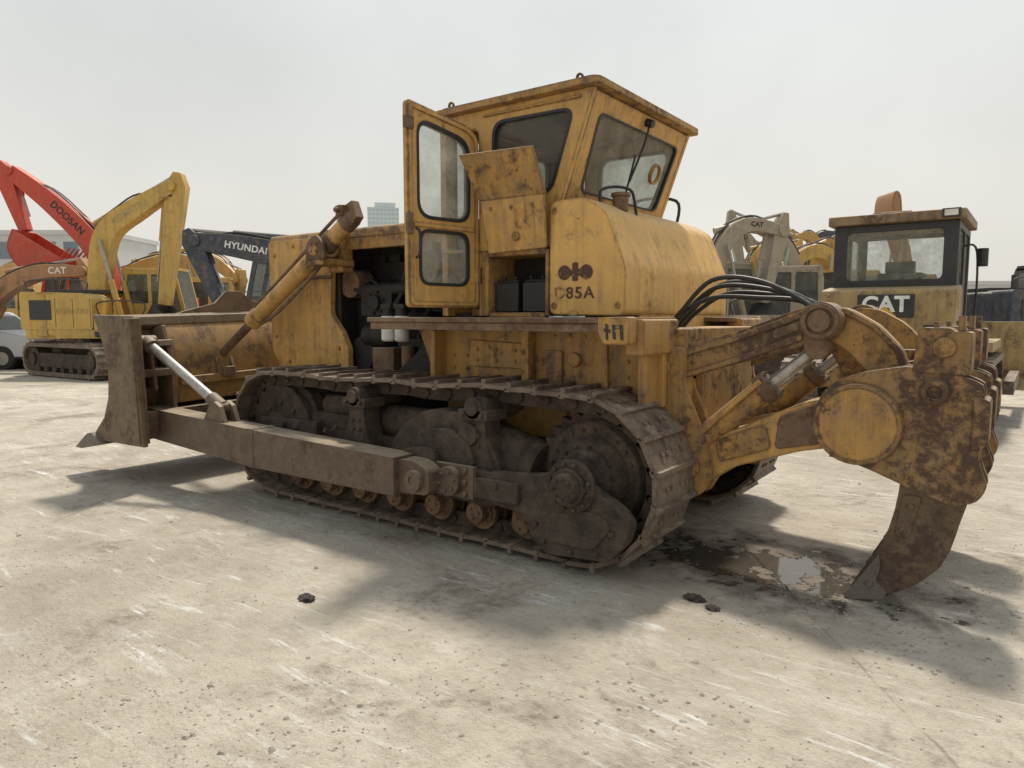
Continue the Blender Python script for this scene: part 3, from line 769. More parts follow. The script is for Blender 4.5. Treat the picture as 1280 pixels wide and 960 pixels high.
for i, (yo, h) in enumerate(((.30,.31),(.22,.25),(.12,.28),(.02,.20),(.26,.16))):
    p = P(BLK)
    p.tube([(-.02,yo+.1,1.50),(-.14,yo+.12,1.62),(-.36,yo+.13,1.60+h*.75),(-.66,yo+.15,1.60+h*.72),(-.96,yo+.18,1.68),(-1.08,yo+.18,1.52)], .0155, 10)
    p.make("hydraulic_hose", DZ, bevel=0)

# ================================================================== BACKGROUND EXCAVATORS
def exmat(name, col, rust=.15): return worn_paint(name, col, rust=rust, edge=False, dirt=.45, scale=.5, rough=.5)
E_YEL = exmat("excavator_yellow", (.60,.39,.09), .12); E_YEL2 = exmat("excavator_golden_yellow", (.54,.33,.09), .2)
E_RED = exmat("excavator_red", (.58,.055,.030), .0); E_ORG = exmat("excavator_orange", (.42,.21,.09), .25)
E_NAVY = exmat("excavator_dark_blue", (.022,.038,.068), .0); E_TAN = exmat("excavator_tan", (.38,.33,.25), .3)
E_GREY = plain("excavator_dark_trim", (.035,.035,.037), .5)
def ribbon(pts, ws):
    pts = [Vector(p) for p in pts]; L, R_ = [], []
    for i, p_ in enumerate(pts):
        t = (pts[min(i+1,len(pts)-1)]-pts[max(i-1,0)]).normalized(); n = Vector((-t.y,t.x))
        L.append(tuple(p_+n*ws[i]/2)); R_.append(tuple(p_-n*ws[i]/2))
    return L+R_[::-1]
def curve_pts(pts, n=5):
    pts = [Vector(p) for p in pts]; out = []
    for i in range(len(pts)-1):
        a = pts[max(i-1,0)]; b = pts[i]; c = pts[i+1]; d = pts[min(i+2,len(pts)-1)]
        for k in range(n):
            t = k/n; out.append(.5*((2*b)+(c-a)*t+(2*a-5*b+4*c-d)*t*t+(3*b-a-3*c+d)*t**3))
    out.append(pts[-1]); return out
def stadium_track(p, y0, y1, L, H, M=None, shoes=True):
    r = H/2; pts = []
    for i in range(9): t = math.radians(90+i*22.5); pts.append((-L/2+r+r*math.cos(t), r+r*math.sin(t)))
    for i in range(9): t = math.radians(-90+i*22.5); pts.append((L/2-r+r*math.cos(t), r+r*math.sin(t)))
    rs_, st = resample(pts, .19); n = len(rs_)
    outl = []
    for i in range(n):
        a = rs_[i]; b = rs_[(i+1)%n]; t = (b-a).normalized(); nn = Vector((t.y,-t.x))
        if nn.dot(a-Vector((max(-L/2+r,min(L/2-r,a.x)),r))) < 0: nn = -nn
        for f, h in ((0,.0),(.70,.0),(.74,.035),(.90,.035),(.94,0)):
            outl.append(tuple(a+(b-a)*f-nn*(.035-h)))
    inner = []
    for i in range(9): t = math.radians(90+i*22.5); inner.append((-L/2+r+(r-.13)*math.cos(t), r+(r-.13)*math.sin(t)))
    for i in range(9): t = math.radians(-90+i*22.5); inner.append((L/2-r+(r-.13)*math.cos(t), r+(r-.13)*math.sin(t)))
    p.mi = 0; p.side(outl, y0, y1, [inner])
    p.mi = 1
    ym = (y0+y1)/2; w = abs(y1-y0)
    p.box(-L/2+r, L/2-r, ym-w*.3, ym+w*.3, r*.55, r*1.35)
    for xx in (-L/2+r, L/2-r): p.cyl((xx,ym-w*.32,r),(xx,ym+w*.32,r),r-.14,n=20); p.cyl((xx,ym-w*.42,r),(xx,ym+w*.42,r),r*.35,n=16)
    k = int((L-H)/.4)
    for i in range(k):
        xx = -L/2+r+(i+.5)*(L-H)/k; p.cyl((xx,ym-w*.35,.2),(xx,ym+w*.35,.2),.10,n=12)
def excavator(label, loc, heading, mat, boom, bw, stick, swd, bucket, track_rot=0.0, text=None, tcol=None, body=True, textpos=.5, tsize=.3, cabmat=None, bside=-1, bodytext=None, group="used excavators lined up in the yard", bm_mat=None, back_ext=.4, bkmat=None, toff=0, tail=2.15, tooth=.22):
    e = thing("excavator", label, "excavator", loc, heading, group)
    bmm = bm_mat or mat
    if body:
        for s in (1,-1):
            p = P(SHOE, MUD); stadium_track(p, s*.95, s*1.5, 3.9, .92)
            o = p.make("crawler_track", e, bevel=0); o.rotation_euler = (0,0,track_rot)
        p = P(MUD); p.box(-.9,.9,-1.0,1.0,.38,.75); p.cyl((0,0,.7),(0,0,1.02),.6,n=28)
        o = p.make("undercarriage_frame", e, bevel=.02); o.rotation_euler = (0,0,track_rot)
        p = P(mat, E_GREY)
        p.mi = 0; p.box(-1.6,1.55,-1.25,1.25,1.02,1.25)
        p.side(rp([(-1.7,1.25),(.15,1.25),(.15,2.05),(-.1,2.18),(-1.7,2.22)],.08,3), -1.27,-.35)
        p.side(rp([(-1.7,1.25),(-.5,1.25),(-.5,2.15),(-1.7,2.2)],.08,3), -.34,1.27)
        p.box(.18,1.5,-1.27,-.55,1.25,1.62)
        p.mi = 1; p.box(-1.45,-.9,-1.29,-1.268,1.5,2.0); p.box(-1.55,.1,-.3,.9,2.21,2.30); p.cyl((-1.2,-.6,2.2),(-1.2,-.6,2.6),.06)
        p.box(.2,1.45,-1.30,-1.272,1.06,1.2)
        for xx in (-.8,-.35,.1): p.box(xx,xx+.012,-1.278,-1.268,1.3,2.05)
        p.tube([(.3,-1.2,1.62),(.3,-1.2,1.95),(1.4,-1.2,1.95),(1.4,-1.2,1.62)],.02); p.tube([(-1.5,-1.15,2.2),(-1.5,-1.15,2.5),(-.1,-1.15,2.5),(-.1,-1.15,2.18)],.02)
        p.make("upper_body", e, bevel=.02)
        p = P(mat)
        cw = []
        for i in range(13):
            t = math.radians(-66+i*11); cw.append((-.35-tail*math.cos(t)*1.0, 1.40*math.sin(t)))
        p.panel([(-1.2,-1.28)]+cw+[(-1.2,1.28)], [], (0,0,1.08),(1,0,0),(0,1,0),(0,0,1.10))
        cwo = p.make("counterweight", e, bevel=.05)
        if bodytext: lettering(bodytext, .17, tcol, frameM((-.38,bside*1.285,1.72),(1 if bside<0 else -1,0,0),(0,0,1)), cwo)
        p = P(cabmat or mat, E_GREY)
        cp = rp([(.05,1.25),(1.62,1.25),(1.80,1.75),(1.55,2.88),(.15,2.92),(.05,2.6)],.08,3)
        wa = rp([(.18,1.95),(.78,1.95),(.78,2.75),(.22,2.75)],.05,3); wb = rp([(.88,1.55),(1.55,1.55),(1.68,1.8),(1.48,2.75),(.88,2.75)],.05,3)
        for y in (1.27,.40): p.side(cp, y-.05, y, [wa,wb])
        p.panel(rect(.42,2.86,1.2,2.93), [], (.12,0,0),(0,1,0),(0,0,1),(1.45,0,0))
        p.panel(rect(.40,1.25,1.22,1.9), [], (.06,0,0),(0,1,0),(0,0,1),(.06,0,0))
        p.mi = 1; p.box(.3,.9,.55,1.05,1.3,2.3)
        c = p.make("cab", e, bevel=.01)
        g = P(GLASSD); g.side(wa, 1.235,1.245).side(wb,1.235,1.245).side(wa,.37,.38).side(wb,.37,.38)
        g.panel(rect(.42,0,1.2,1.12), [], (1.79,0,1.77),(0,1,0),Vector((-.24,0,1.1)).normalized(),(.01,0,0))
        g.panel(rect(.42,1.95,1.2,2.8), [], (.07,0,0),(0,1,0),(0,0,1),(.01,0,0))
        g.make("window", c, bevel=0, smooth=False)
    cb = curve_pts(boom, 5); n = len(cb)
    ws = [bw*(.55+.55*math.sin(math.pi*(.12+.80*i/(n-1)))) for i in range(n)]
    p = P(bmm, E_GREY)
    p.side(ribbon(cb, ws), -.21, .21)
    p.cyl((boom[-1][0],-.26,boom[-1][1]),(boom[-1][0],.26,boom[-1][1]),.14)
    p.cyl((boom[0][0],-.3,boom[0][1]),(boom[0][0],.3,boom[0][1]),.16)
    p.mi = 1
    for yy in (-.10,.10):
        k0 = n//3; tp = []
        for i in range(k0, n-2, 3):
            t_ = (cb[i+1]-cb[i-1]).normalized(); nn = Vector((-t_.y,t_.x)); nn = nn if nn.y > 0 or abs(nn.y) < .3 else -nn
            tp.append((cb[i].x+nn.x*(ws[i]*.5+.05), yy, cb[i].y+nn.y*(ws[i]*.5+.05)))
        if len(tp) > 1:
            s0 = Vector(stick[0]); s1 = Vector(stick[1]); mm = s0*.8+s1*.2
            tp.append((mm.x, yy*1.9, mm.y+.35)); p.tube(tp, .026, 6, 4)
    bo = p.make("boom", e, bevel=.015)
    if text:
        i = int(textpos*(n-1)); t = (cb[i+1]-cb[i-1]).normalized(); c = cb[i]
        u = Vector((t.x,0,t.y)) if bside < 0 else Vector((-t.x,0,-t.y)); v = Vector((-u.z,0,u.x)) if bside < 0 else Vector((u.z,0,-u.x))
        if v.z < 0: v = -v; u = -u
        lettering(text, tsize, tcol, frameM((c.x+v.x*toff, bside*.215, c.y+v.z*toff), u, v), bo, bold=.006)
    p = P(bmm); sp = [Vector(q_) for q_ in stick]; m_ = sp[0]*.75+sp[1]*.25
    d = (sp[1]-sp[0]).normalized(); back = sp[0]-d*back_ext
    p.side(ribbon([back, sp[0], m_, sp[1]], [swd*.35, swd*1.0, swd*.9, swd*.5]), -.16, .16)
    p.make("stick", e, bevel=.015)
    def hyd(a, b, y, r=.08, f=.55):
        a = Vector((a[0],y,a[1])); b = Vector((b[0],y,b[1])); q_ = P(bmm, CHROME)
        q_.cyl(a, a+(b-a)*f, r, n=12); q_.mi = 1; q_.cyl(a+(b-a)*f, b, r*.5, n=10); q_.make("hydraulic_cylinder", e, bevel=0)
    k = n//2
    up = Vector((-(cb[k+1]-cb[k-1]).normalized().y, (cb[k+1]-cb[k-1]).normalized().x))
    if up.y < 0: up = -up
    hyd(cb[k]+up*(ws[k]*.5+.16), back, 0)
    if body:
        for y in (-.3,.3): hyd((boom[0][0]+.75, boom[0][1]-.5), cb[int(n*.45)], y)
    bp = [Vector(q_) for q_ in bucket]
    hyd(sp[0]*.9+sp[1]*.1+up*.35, sp[0]*.15+sp[1]*.85+(up*.30), 0, .06)
    cv = curve_pts(bp, 5)
    p = P(bkmat or (bmm if mat is E_RED else E_GREY))
    nn_ = len(cv); p.side(ribbon(cv, [.06]*nn_), -.55, .55)
    for y in (-.55,.52): p.side([tuple(q_) for q_ in cv], y, y+.03)
    ed = cv[-1]; dd = (cv[-1]-cv[-2]).normalized()
    for i in range(5):
        y = -.5+i*.25; p.panel([(-.06,0),(.06,0),(.02,tooth),(-.02,tooth)], [], (ed.x,y,ed.y),(0,1,0),(dd.x,0,dd.y),(.0,0,.05))
    p.make("bucket", e, bevel=.006)
    return e
ANG_R = math.atan2(Rv.y, Rv.x); ANG_L = ANG_R+math.pi
def site(px, d): return yard((px-640)/885*d, d)
TXT_D = plain("dark_lettering", (.03,.03,.03), .6); TXT_W = plain("white_lettering", (.75,.75,.73), .5)
TXT_B = plain("faded_grey_lettering", (.40,.30,.13), .6)
excavator("yellow excavator with raised boom folded down, dark tracks on dusty ground", site(145,19.5), ANG_R, E_YEL,
    [(-.32,1.75),(-.30,2.7),(-.02,3.85),(.85,4.5),(1.78,5.05)], .50, [(1.90,5.08),(1.42,1.9)], .54,
    [(1.35,1.9),(1.05,1.2),(1.3,.5),(1.95,.35),(2.45,.8)], math.radians(-32), "KOMATSU", TXT_B, tsize=.22, textpos=.72, bodytext="KOMATSU", back_ext=.35, tail=1.62)
excavator("red excavator boom with curled red bucket raised high", site(152,23), ANG_L, E_RED,
    [(.3,1.9),(.35,3.0),(.75,3.95),(1.9,5.15),(3.15,6.15)], .62, [(3.45,6.2),(2.85,4.3)], .54,
    [(2.9,4.3),(3.1,3.7),(2.7,3.1),(1.9,3.0),(1.45,3.40)], math.radians(20), "DOOSAN", TXT_D, tsize=.30, textpos=.68, bside=1, back_ext=.3, toff=.02, tooth=.40)
excavator("old orange excavator with low arched boom", site(-125,21), ANG_R, E_ORG,
    [(1.8,1.7),(2.7,2.0),(3.5,2.55),(4.4,2.88),(5.65,2.90)], .42, [(5.65,2.9),(6.1,1.4)], .36,
    [(6.1,1.4),(5.8,.9),(6.0,.45),(6.4,.35),(6.7,.7)], 0.0, "CAT", TXT_W, tsize=.26, textpos=.88)
excavator("dark blue excavator boom with white lettering", site(425,17), ANG_L, E_NAVY,
    [(.2,1.9),(.6,2.6),(1.3,3.0),(2.3,3.22),(3.3,3.35)], .54, [(3.4,3.35),(2.75,1.75)], .48,
    [(2.75,1.75),(2.95,1.2),(2.7,.6),(2.1,.5),(1.6,.9)], 0.1, "HYUNDAI", TXT_W, tsize=.215, textpos=.72, bside=1, back_ext=.3)
excavator("yellow excavator with arched boom parked in the row", site(300,26), ANG_L+.3, E_YEL,
    [(.3,1.8),(.9,2.9),(1.8,3.5),(3.0,3.3),(4.3,2.7)], .5, [(4.3,2.7),(3.9,1.2)], .45,
    [(3.9,1.2),(4.1,.7),(3.8,.3),(3.2,.3),(2.9,.7)], .4)
excavator("golden yellow excavator parked in the row with folded arm", site(215,28), ANG_R-.5, E_YEL2,
    [(.3,1.8),(.9,3.0),(1.8,3.7),(3.0,3.5),(4.0,2.9)], .5, [(4.0,2.9),(3.6,1.2)], .45,
    [(3.6,1.2),(3.3,.7),(3.5,.3),(4.1,.2),(4.4,.6)], .4)
excavator("orange yellow excavator with arm lowered in the row", site(60,34), ANG_L-.4, E_YEL2,
    [(.3,1.8),(.9,3.3),(1.8,3.9),(3.0,3.6),(4.0,2.9)], .5, [(4.0,2.9),(3.6,1.2)], .5,
    [(3.6,1.2),(3.9,.7),(3.5,.3),(3.0,.2),(2.6,.6)], .4)
excavator("yellow excavator packed into the far row with raised arm", site(265,36), ANG_L+.1, E_YEL,
    [(.3,1.8),(.6,3.2),(1.3,4.2),(2.4,4.5),(3.5,4.0)], .45, [(3.5,4.0),(3.1,1.8)], .4,
    [(3.1,1.8),(3.4,1.2),(3.1,.7),(2.5,.6),(2.2,1.0)], .4)
excavator("dusty tan excavator with high folded arm and hydraulic lines", site(872,17), ANG_R+.15, E_TAN,
    [(.3,1.9),(.36,2.7),(.62,3.4),(1.15,3.75),(2.0,3.62)], .34, [(2.0,3.66),(1.62,1.9)], .36,
    [(1.62,1.9),(1.35,1.3),(1.55,.8),(2.1,.7),(2.4,1.1)], .3, "CAT", TXT_D, tsize=.15, textpos=.80)
excavator("yellow excavator with boom lowered behind the row", site(1065,22), ANG_L+.2, E_YEL,
    [(.3,1.8),(.6,2.9),(1.2,3.5),(1.9,3.4),(2.6,2.7)], .38, [(2.6,2.8),(2.3,1.2)], .36,
    [(2.3,1.2),(2.5,.7),(2.2,.3),(1.7,.3),(1.4,.7)], .4)
excavator("yellow excavator with upright boom behind the parked row", site(1005,25), ANG_R, E_YEL2,
    [(.3,1.8),(.2,2.9),(.3,3.7),(.6,4.1),(.95,3.9)], .36, [(.95,4.0),(.8,1.6)], .36,
    [(.8,1.6),(.5,1.1),(.7,.6),(1.2,.5),(1.6,.9)], .4)
excavator("dusty tan excavator with arm folded close behind the bulldozer", site(1010,20), ANG_L-.1, E_TAN,
    [(.3,1.9),(.45,2.9),(.8,3.6),(1.4,4.05),(2.1,4.2)], .32, [(2.2,4.25),(1.75,2.2)], .30,
    [(1.75,2.2),(1.95,1.6),(1.7,1.0),(1.1,.9),(.8,1.3)], .4, back_ext=.3)
excavator("yellow excavator with steep boom in the row", site(915,27), ANG_R+.2, E_YEL,
    [(.3,1.8),(.5,3.0),(.9,3.9),(1.6,4.3),(2.5,4.1)], .38, [(2.6,4.1),(2.3,1.8)], .36,
    [(2.3,1.8),(2.0,1.2),(2.2,.6),(2.8,.5),(3.1,.9)], .4)
excavator("grey excavator arm folded upright in the far row", site(960,32), ANG_L+.3, E_TAN,
    [(.3,1.8),(.5,3.4),(1.0,4.6),(1.8,5.2),(2.6,5.0)], .38, [(2.7,5.0),(2.2,2.4)], .34,
    [(2.2,2.4),(2.4,1.8),(2.1,1.2),(1.5,1.1),(1.2,1.6)], .4)
excavator("golden yellow excavator with folded arm in the far row", site(1050,30), ANG_L, E_YEL2,
    [(.3,1.8),(.6,3.2),(1.0,4.2),(1.5,4.9),(2.1,4.8)], .38, [(2.2,4.8),(1.8,2.2)], .34,
    [(1.8,2.2),(2.0,1.6),(1.7,1.0),(1.1,.9),(.8,1.4)], .4)
excavator("dark grey excavator with arm raised in the far row", site(985,36), ANG_R-.1, E_NAVY,
    [(.3,1.8),(.5,3.4),(.8,4.8),(1.4,5.6),(2.2,5.6)], .36, [(2.3,5.6),(2.0,2.8)], .3,
    [(2.0,2.8),(1.7,2.2),(1.9,1.6),(2.5,1.5),(2.8,2.0)], .4)
excavator("orange excavator arm with bucket rising above the row", site(1143,24), ANG_L, E_ORG,
    [(.3,1.8),(.5,3.2),(.8,4.2),(.95,4.6),(1.05,4.9)], .40, [(1.05,4.9),(1.05,4.4)], .3,
    [(1.22,4.7),(1.28,5.2),(1.20,5.6),(1.05,5.5),(.98,5.0)], .4, bkmat=E_ORG, back_ext=.3, tooth=.12)
excavator("dark blue excavator parked at the row end", site(1300,18), ANG_R, E_NAVY,
    [(.3,1.8),(.35,2.2),(.5,2.6),(.8,2.8),(1.1,2.6)], .35, [(1.1,2.7),(1.0,1.2)], .3,
    [(1.0,1.2),(1.2,.7),(1.0,.3),(.6,.3),(.4,.7)], .4, tail=1.5)

# ================================================================== second bulldozer
h = Rv*.60+Dv*.80
D2 = thing("bulldozer", "second dusty yellow bulldozer with dark glazed cab parked behind the ripper", "bulldozer", site(1122,11.0), math.atan2(h.y,h.x))
T_TAN = worn_paint("dusty_tan_yellow", (.44,.31,.12), rust=.4, edge=False, dirt=1.0)
T_ROOF = worn_paint("weathered_brown_roof", (.30,.21,.11), rust=.55, edge=False, dirt=1.0)
for s in (1,-1):
    p = P(SHOE, MUD); stadium_track(p, s*.75, s*1.3, 3.5, 1.05); p.make("crawler_track", D2, bevel=0)
p = P(T_TAN, E_GREY)
p.box(-1.1,2.3,-.7,.7,.5,1.35); p.side(rp([(.9,1.35),(2.5,1.35),(2.5,2.1),(.9,2.2)],.08,3), -.5,.5)
p.box(-1.1,.9,-1.28,-.72,1.12,1.25); p.box(-1.1,.9,.72,1.28,1.12,1.25)
p.side(rp([(-1.25,1.2),(-.45,1.2),(-.45,1.97),(-.75,2.03),(-1.25,1.97)],.05,3), -.85,.85)
p.box(-1.5,-1.1,-.5,.5,.6,1.1)
for yy in (-.75,.75): p.cyl((-1.25,yy,1.9),(-1.27,yy,1.9),.02,n=8); p.cyl((-1.25,yy,1.3),(-1.27,yy,1.3),.02,n=8)
p.mi = 1; p.box(-1.275,-1.24,-.36,.36,1.58,1.90)
for yy in (-.6,.6): p.box(-1.262,-1.245,yy-.12,yy+.12,1.35,1.48)
b2 = p.make("body", D2, bevel=.02)
lettering("CAT", .30, TXT_W, frameM((-1.28,0,1.755),(0,-1,0),(0,0,1)), b2, bold=.010, spc=1.0)
p = P(plain("sign_triangle_yellow",(.6,.36,.03),.5)); p.panel([(-.15,0),(.15,0),(0,.14)], [], (-1.2845,.0,1.595),(0,-1,0),(0,0,1),(-.004,0,0)); p.make("emblem", b2, bevel=0)
# small rusty rear winch frame with hitch links
p = P(HOLD)
for yy in (-.45,.45): p.side(rp([(-2.0,.6),(-1.5,.7),(-1.45,1.15),(-1.75,1.25),(-2.05,1.05)],.05,3), yy-.05, yy+.05)
p.cyl((-1.78,-.6,.95),(-1.78,.6,.95),.12,n=20); p.box(-1.95,-1.85,-.7,.7,.62,.82)
p.make("rear_winch", D2, bevel=.01)
p = P(E_GREY, T_ROOF)
rw = rp(rect(-.62,2.12,.62,2.82),.08,4)
p.panel(rect(-.80,1.9,.80,2.92), [rw], (-.82,0,0),(0,1,0),(0,0,1),(.06,0,0))
sw = rp(rect(-.70,2.05,.05,2.82),.06,4); sw2 = rp(rect(.15,1.6,.8,2.82),.06,4)
for s in (1,-1): p.panel(rect(-.76,1.30,.92,2.92), [sw,sw2], (0,s*.74,0),(1,0,0),(0,0,1),(0,s*.06,0))
p.panel(rect(-.74,1.4,.74,2.92), [rect(-.66,1.9,.66,2.85)], (.86,0,0),(0,1,0),(0,0,1),(.06,0,0))
p.box(-.2,.3,-.3,.3,1.6,2.25); p.box(-.2,-.08,-.2,.2,2.25,2.42)
p.mi = 1; p.panel(rp([(-.95,-.88),(1.0,-.88),(1.0,.88),(-.95,.88)],.08,3), [], (0,0,2.93),(1,0,0),(0,1,0),(0,0,.13))
p.box(-.78,-.30,-.2,.3,3.05,3.10)
c2 = p.make("cab", D2, bevel=.012)
g = P(GLASS); g.panel(rw, [], (-.80,0,0),(0,1,0),(0,0,1),(.01,0,0)); g.make("window", c2, bevel=0, smooth=False)
for s in (1,-1):
    g = P(GLASS); g.panel(sw, [], (0,s*.77,0),(1,0,0),(0,0,1),(0,.01,0)); g.panel(sw2, [], (0,s*.77,0),(1,0,0),(0,0,1),(0,.01,0)); g.make("window", c2, bevel=0, smooth=False)
p = P(E_GREY, WHITE)
p.box(-1.02,-.93,-.82,-.60,2.94,3.06); p.mi = 1; p.box(-1.03,-1.02,-.79,-.63,2.96,3.04); p.make("work_lamp", c2, bevel=.004)
p = P(BLK); p.tube([(-.3,-.82,1.4),(-.3,-.98,1.5),(-.3,-.98,2.5),(-.3,-.82,2.6)], .015); p.cyl((-.3,-1.05,2.3),(-.3,-1.05,2.55),.07); p.make("mirror", c2, bevel=0)
p = P(T_TAN, SHOE)
p.side([(2.9,.3),(3.1,.5),(3.05,1.0),(3.15,1.5),(3.08,1.5),(2.95,1.0),(3.0,.5),(2.85,.3)], -1.7,1.7)
p.mi = 1
for s in (1,-1): p.box(.2,2.95,s*1.36,s*1.5,.45,.65)
p.make("blade", D2)
p = P(T_TAN); p.cyl((1.6,.2,2.1),(1.6,.2,2.9),.05); p.make("exhaust_pipe", D2, bevel=0)

# ================================================================== parked van
V = thing("parked_van", "silver grey van parked by the excavators", "van", site(-36,22.0), ANG_R)
SIL = plain("silver_car_paint", (.48,.50,.52), .3, .1, .05)
p = P(SIL, BLK)
vp = rp([(-2.3,.35),(2.45,.35),(2.5,.75),(2.35,1.0),(1.5,1.15),(.75,1.72),(-2.1,1.8),(-2.35,1.2)],.12,4)
p.side(vp, -.9,.9)
p.mi = 1; p.box(-2.2,2.46,-.905,.905,.30,.42)
for xx in (-1.5,1.6): p.cyl((xx,-.905,.36),(xx,.905,.36),.39,n=28)
vb = p.make("body", V, bevel=.05)
g = P(GLASSD); g.side(rp([(-2.0,1.12),(1.2,1.12),(.65,1.6),(-1.9,1.65)],.06,3), -.912,-.904); g.side(rp([(-2.0,1.12),(1.2,1.12),(.65,1.6),(-1.9,1.65)],.06,3), .904,.912)
g.panel(rect(-.75,0,.75,.68), [], (1.46,0,1.19),(0,1,0),Vector((-.75,0,.57)).normalized(),(.01,0,.012)); g.make("window", V, bevel=0)
for xx in (-1.5,1.6):
    for s in (1,-1):
        p = P(BLK, CHROME); p.cyl((xx,s*.72,.33),(xx,s*.92,.33),.33,n=28); p.mi = 1; p.cyl((xx,s*.92,.33),(xx,s*.93,.33),.20,n=20); p.make("wheel", V, bevel=.02)
for y_ in (-.8,.5):
    p = P(WHITE); p.box(2.42,2.51,y_,y_+.3,.75,.90); p.make("headlight", V)

# ================================================================== buildings
WALLM = plain("pale_cladding", (.52,.53,.53), .8, 0, .06, .3); WIN = plain("dark_window_band", (.16,.21,.25), .3, 0, .2, .5)
HAZE = plain("hazy_tower_glass", (.36,.47,.52), .6, 0, .06, .05); HAZE2 = plain("hazy_tower_frame", (.52,.58,.60), .8, 0, .05, .05)  # distance haze put into the pale tower colours
def building(name, label, loc, rz, W, Dp, Hh, floors, bays, wm, gm, cat="building"):
    b = thing(name, label, cat, loc, rz)
    p = P(wm); p.box(-W/2,W/2,0,Dp,0,Hh); p.box(-W/2-.2,W/2+.2,-.2,Dp+.2,Hh,Hh+.5); p.make("wall", b, bevel=0)
    fh = Hh/floors
    for f_ in range(floors):
        p = P(gm)
        for k in range(bays):
            x0 = -W/2+(k+.18)*W/bays; p.box(x0, x0+W/bays*.64, -.06, -.02, f_*fh+fh*.25, f_*fh+fh*.78)
        o = p.make("window_band", b, bevel=0); o["kind"] = "stuff"
    return b
bz = ANG_R
building("office_building", "pale grey low office building behind the machines", site(15,80), bz, 22, 12, 10.6, 3, 9, WALLM, WIN)
building("warehouse", "long pale warehouse along the yard edge", site(-300,95), bz, 60, 20, 8, 2, 20, WALLM, WIN)
building("warehouse", "low grey shed at the far yard edge", site(1330,90), bz, 40, 12, 5.5, 1, 10, WALLM, WIN)
building("warehouse", "low grey storage shed behind the excavators", site(760,110), bz, 70, 12, 4.5, 1, 18, WALLM, WIN)
tw = building("office_tower", "distant hazy blue glass office tower", site(482,700), bz+.2, 30, 30, 106, 26, 8, HAZE2, HAZE)
p = P(HAZE2); p.box(-8,12,6,20,106.5,112); p.make("roof_plant", tw, bevel=0)

# ================================================================== ground
m, nt, b = new_mat("dusty_concrete_ground")
co = coords(nt)
n1 = noise(nt, co, .45, 5, .65, .4); n2 = noise(nt, co, 2.2, 5, .72); n3 = noise(nt, co, 14, 5, .75); n4 = noise(nt, co, 70, 4, .7)
c = mix(nt, ramp(nt, n1, .38, .62), (.40,.352,.288), (.565,.515,.437))
c = mix(nt, math_n(nt,'MULTIPLY',ramp(nt, n2, .43, .66),.6), c, (.32,.272,.215))
c = mix(nt, math_n(nt,'MULTIPLY',ramp(nt, n3, .50, .72),.5), c, (.24,.198,.155))
c = mix(nt, math_n(nt,'MULTIPLY',ramp(nt, n4, .52, .70),.35), c, (.64,.59,.52))
stain = ramp(nt, noise(nt, mapping(nt, co, loc=(3,7,0)), .9, 5, .75, .6), .53, .65)
c = mix(nt, math_n(nt,'MULTIPLY',stain,math_n(nt,'MULTIPLY',ramp(nt,n3,.3,.6),.75)), c, (.16,.123,.09))
wv = N(nt, "ShaderNodeVectorMath", operation='ADD'); wn = N(nt,"ShaderNodeTexNoise"); wn.inputs["Scale"].default_value = .55; wn.inputs["Detail"].default_value = 1
ws_ = N(nt, "ShaderNodeVectorMath", operation='SCALE'); ws_.inputs["Scale"].default_value = .5
nt.links.new(co, wn.inputs["Vector"]); nt.links.new(wn.outputs["Color"], ws_.inputs[0]); nt.links.new(co, wv.inputs[0]); nt.links.new(ws_.outputs[0], wv.inputs[1])
scr = None
for rot, sc_, th, lo_, mo, am in ((.35,(1.6,13,1),.565,(0,0,0),(0,0,0),1.0),(1.25,(2.2,17,1),.57,(5,2,0),(8,3,0),.75),(-.6,(1.7,15,1),.575,(1,9,0),(2,14,0),.85),(2.1,(1.4,12,1),.575,(7,4,0),(11,6,0),.75)):
    s_ = ramp(nt, noise(nt, mapping(nt, wv.outputs[0], sc_, (0,0,rot), lo_), 1.0, 5, .72, .1), th, th+.09)
    mk = ramp(nt, noise(nt, mapping(nt, co, (1,1,1), (0,0,0), mo), .95, 3, .6), .47, .60)
    s_ = math_n(nt,'MULTIPLY', math_n(nt,'MULTIPLY', s_, mk), am)
    scr = s_ if scr is None else math_n(nt,'MAXIMUM',scr,s_)
sm = math_n(nt,'MULTIPLY', ramp(nt, noise(nt, mapping(nt, wv.outputs[0], (1.2,4.5,1), (0,0,.9), (6,1,0)), 1.0, 5, .75), .54, .70), ramp(nt, n3, .40, .62))
scr = math_n(nt,'MAXIMUM', math_n(nt,'MULTIPLY',scr,ramp(nt, n3, .34, .54)), math_n(nt,'MULTIPLY', sm, .5))
c = mix(nt, math_n(nt,'MULTIPLY',scr,.85), c, (.77,.775,.77))
sp2 = N(nt, "ShaderNodeSeparateXYZ"); nt.links.new(mapping(nt, wv.outputs[0], (1,1,1), (0,0,.55)), sp2.inputs[0])
tm = math_n(nt,'PINGPONG', sp2.outputs[1], 1.15)
tm = ramp(nt, tm, .05, .18, (1,1,1,1), (0,0,0,1))
tm = math_n(nt,'MULTIPLY', tm, ramp(nt, noise(nt, co, 1.4, 4, .6), .46, .62))
c = mix(nt, math_n(nt,'MULTIPLY',tm,.35), c, (.24,.20,.158))
sp3 = N(nt, "ShaderNodeSeparateXYZ"); nt.links.new(mapping(nt, co, (1,1,1), (0,0,-.62), (.3,.9,0)), sp3.inputs[0])
j1 = math_n(nt,'PINGPONG', math_n(nt,'ADD', sp3.outputs[0], math_n(nt,'MULTIPLY', n2, .10)), 2.6)
j2 = math_n(nt,'PINGPONG', math_n(nt,'ADD', sp3.outputs[1], math_n(nt,'MULTIPLY', n2, .10)), 2.6)
jj = math_n(nt,'MINIMUM', j1, j2); crack = ramp(nt, jj, .002, .008, (1,1,1,1), (0,0,0,1))
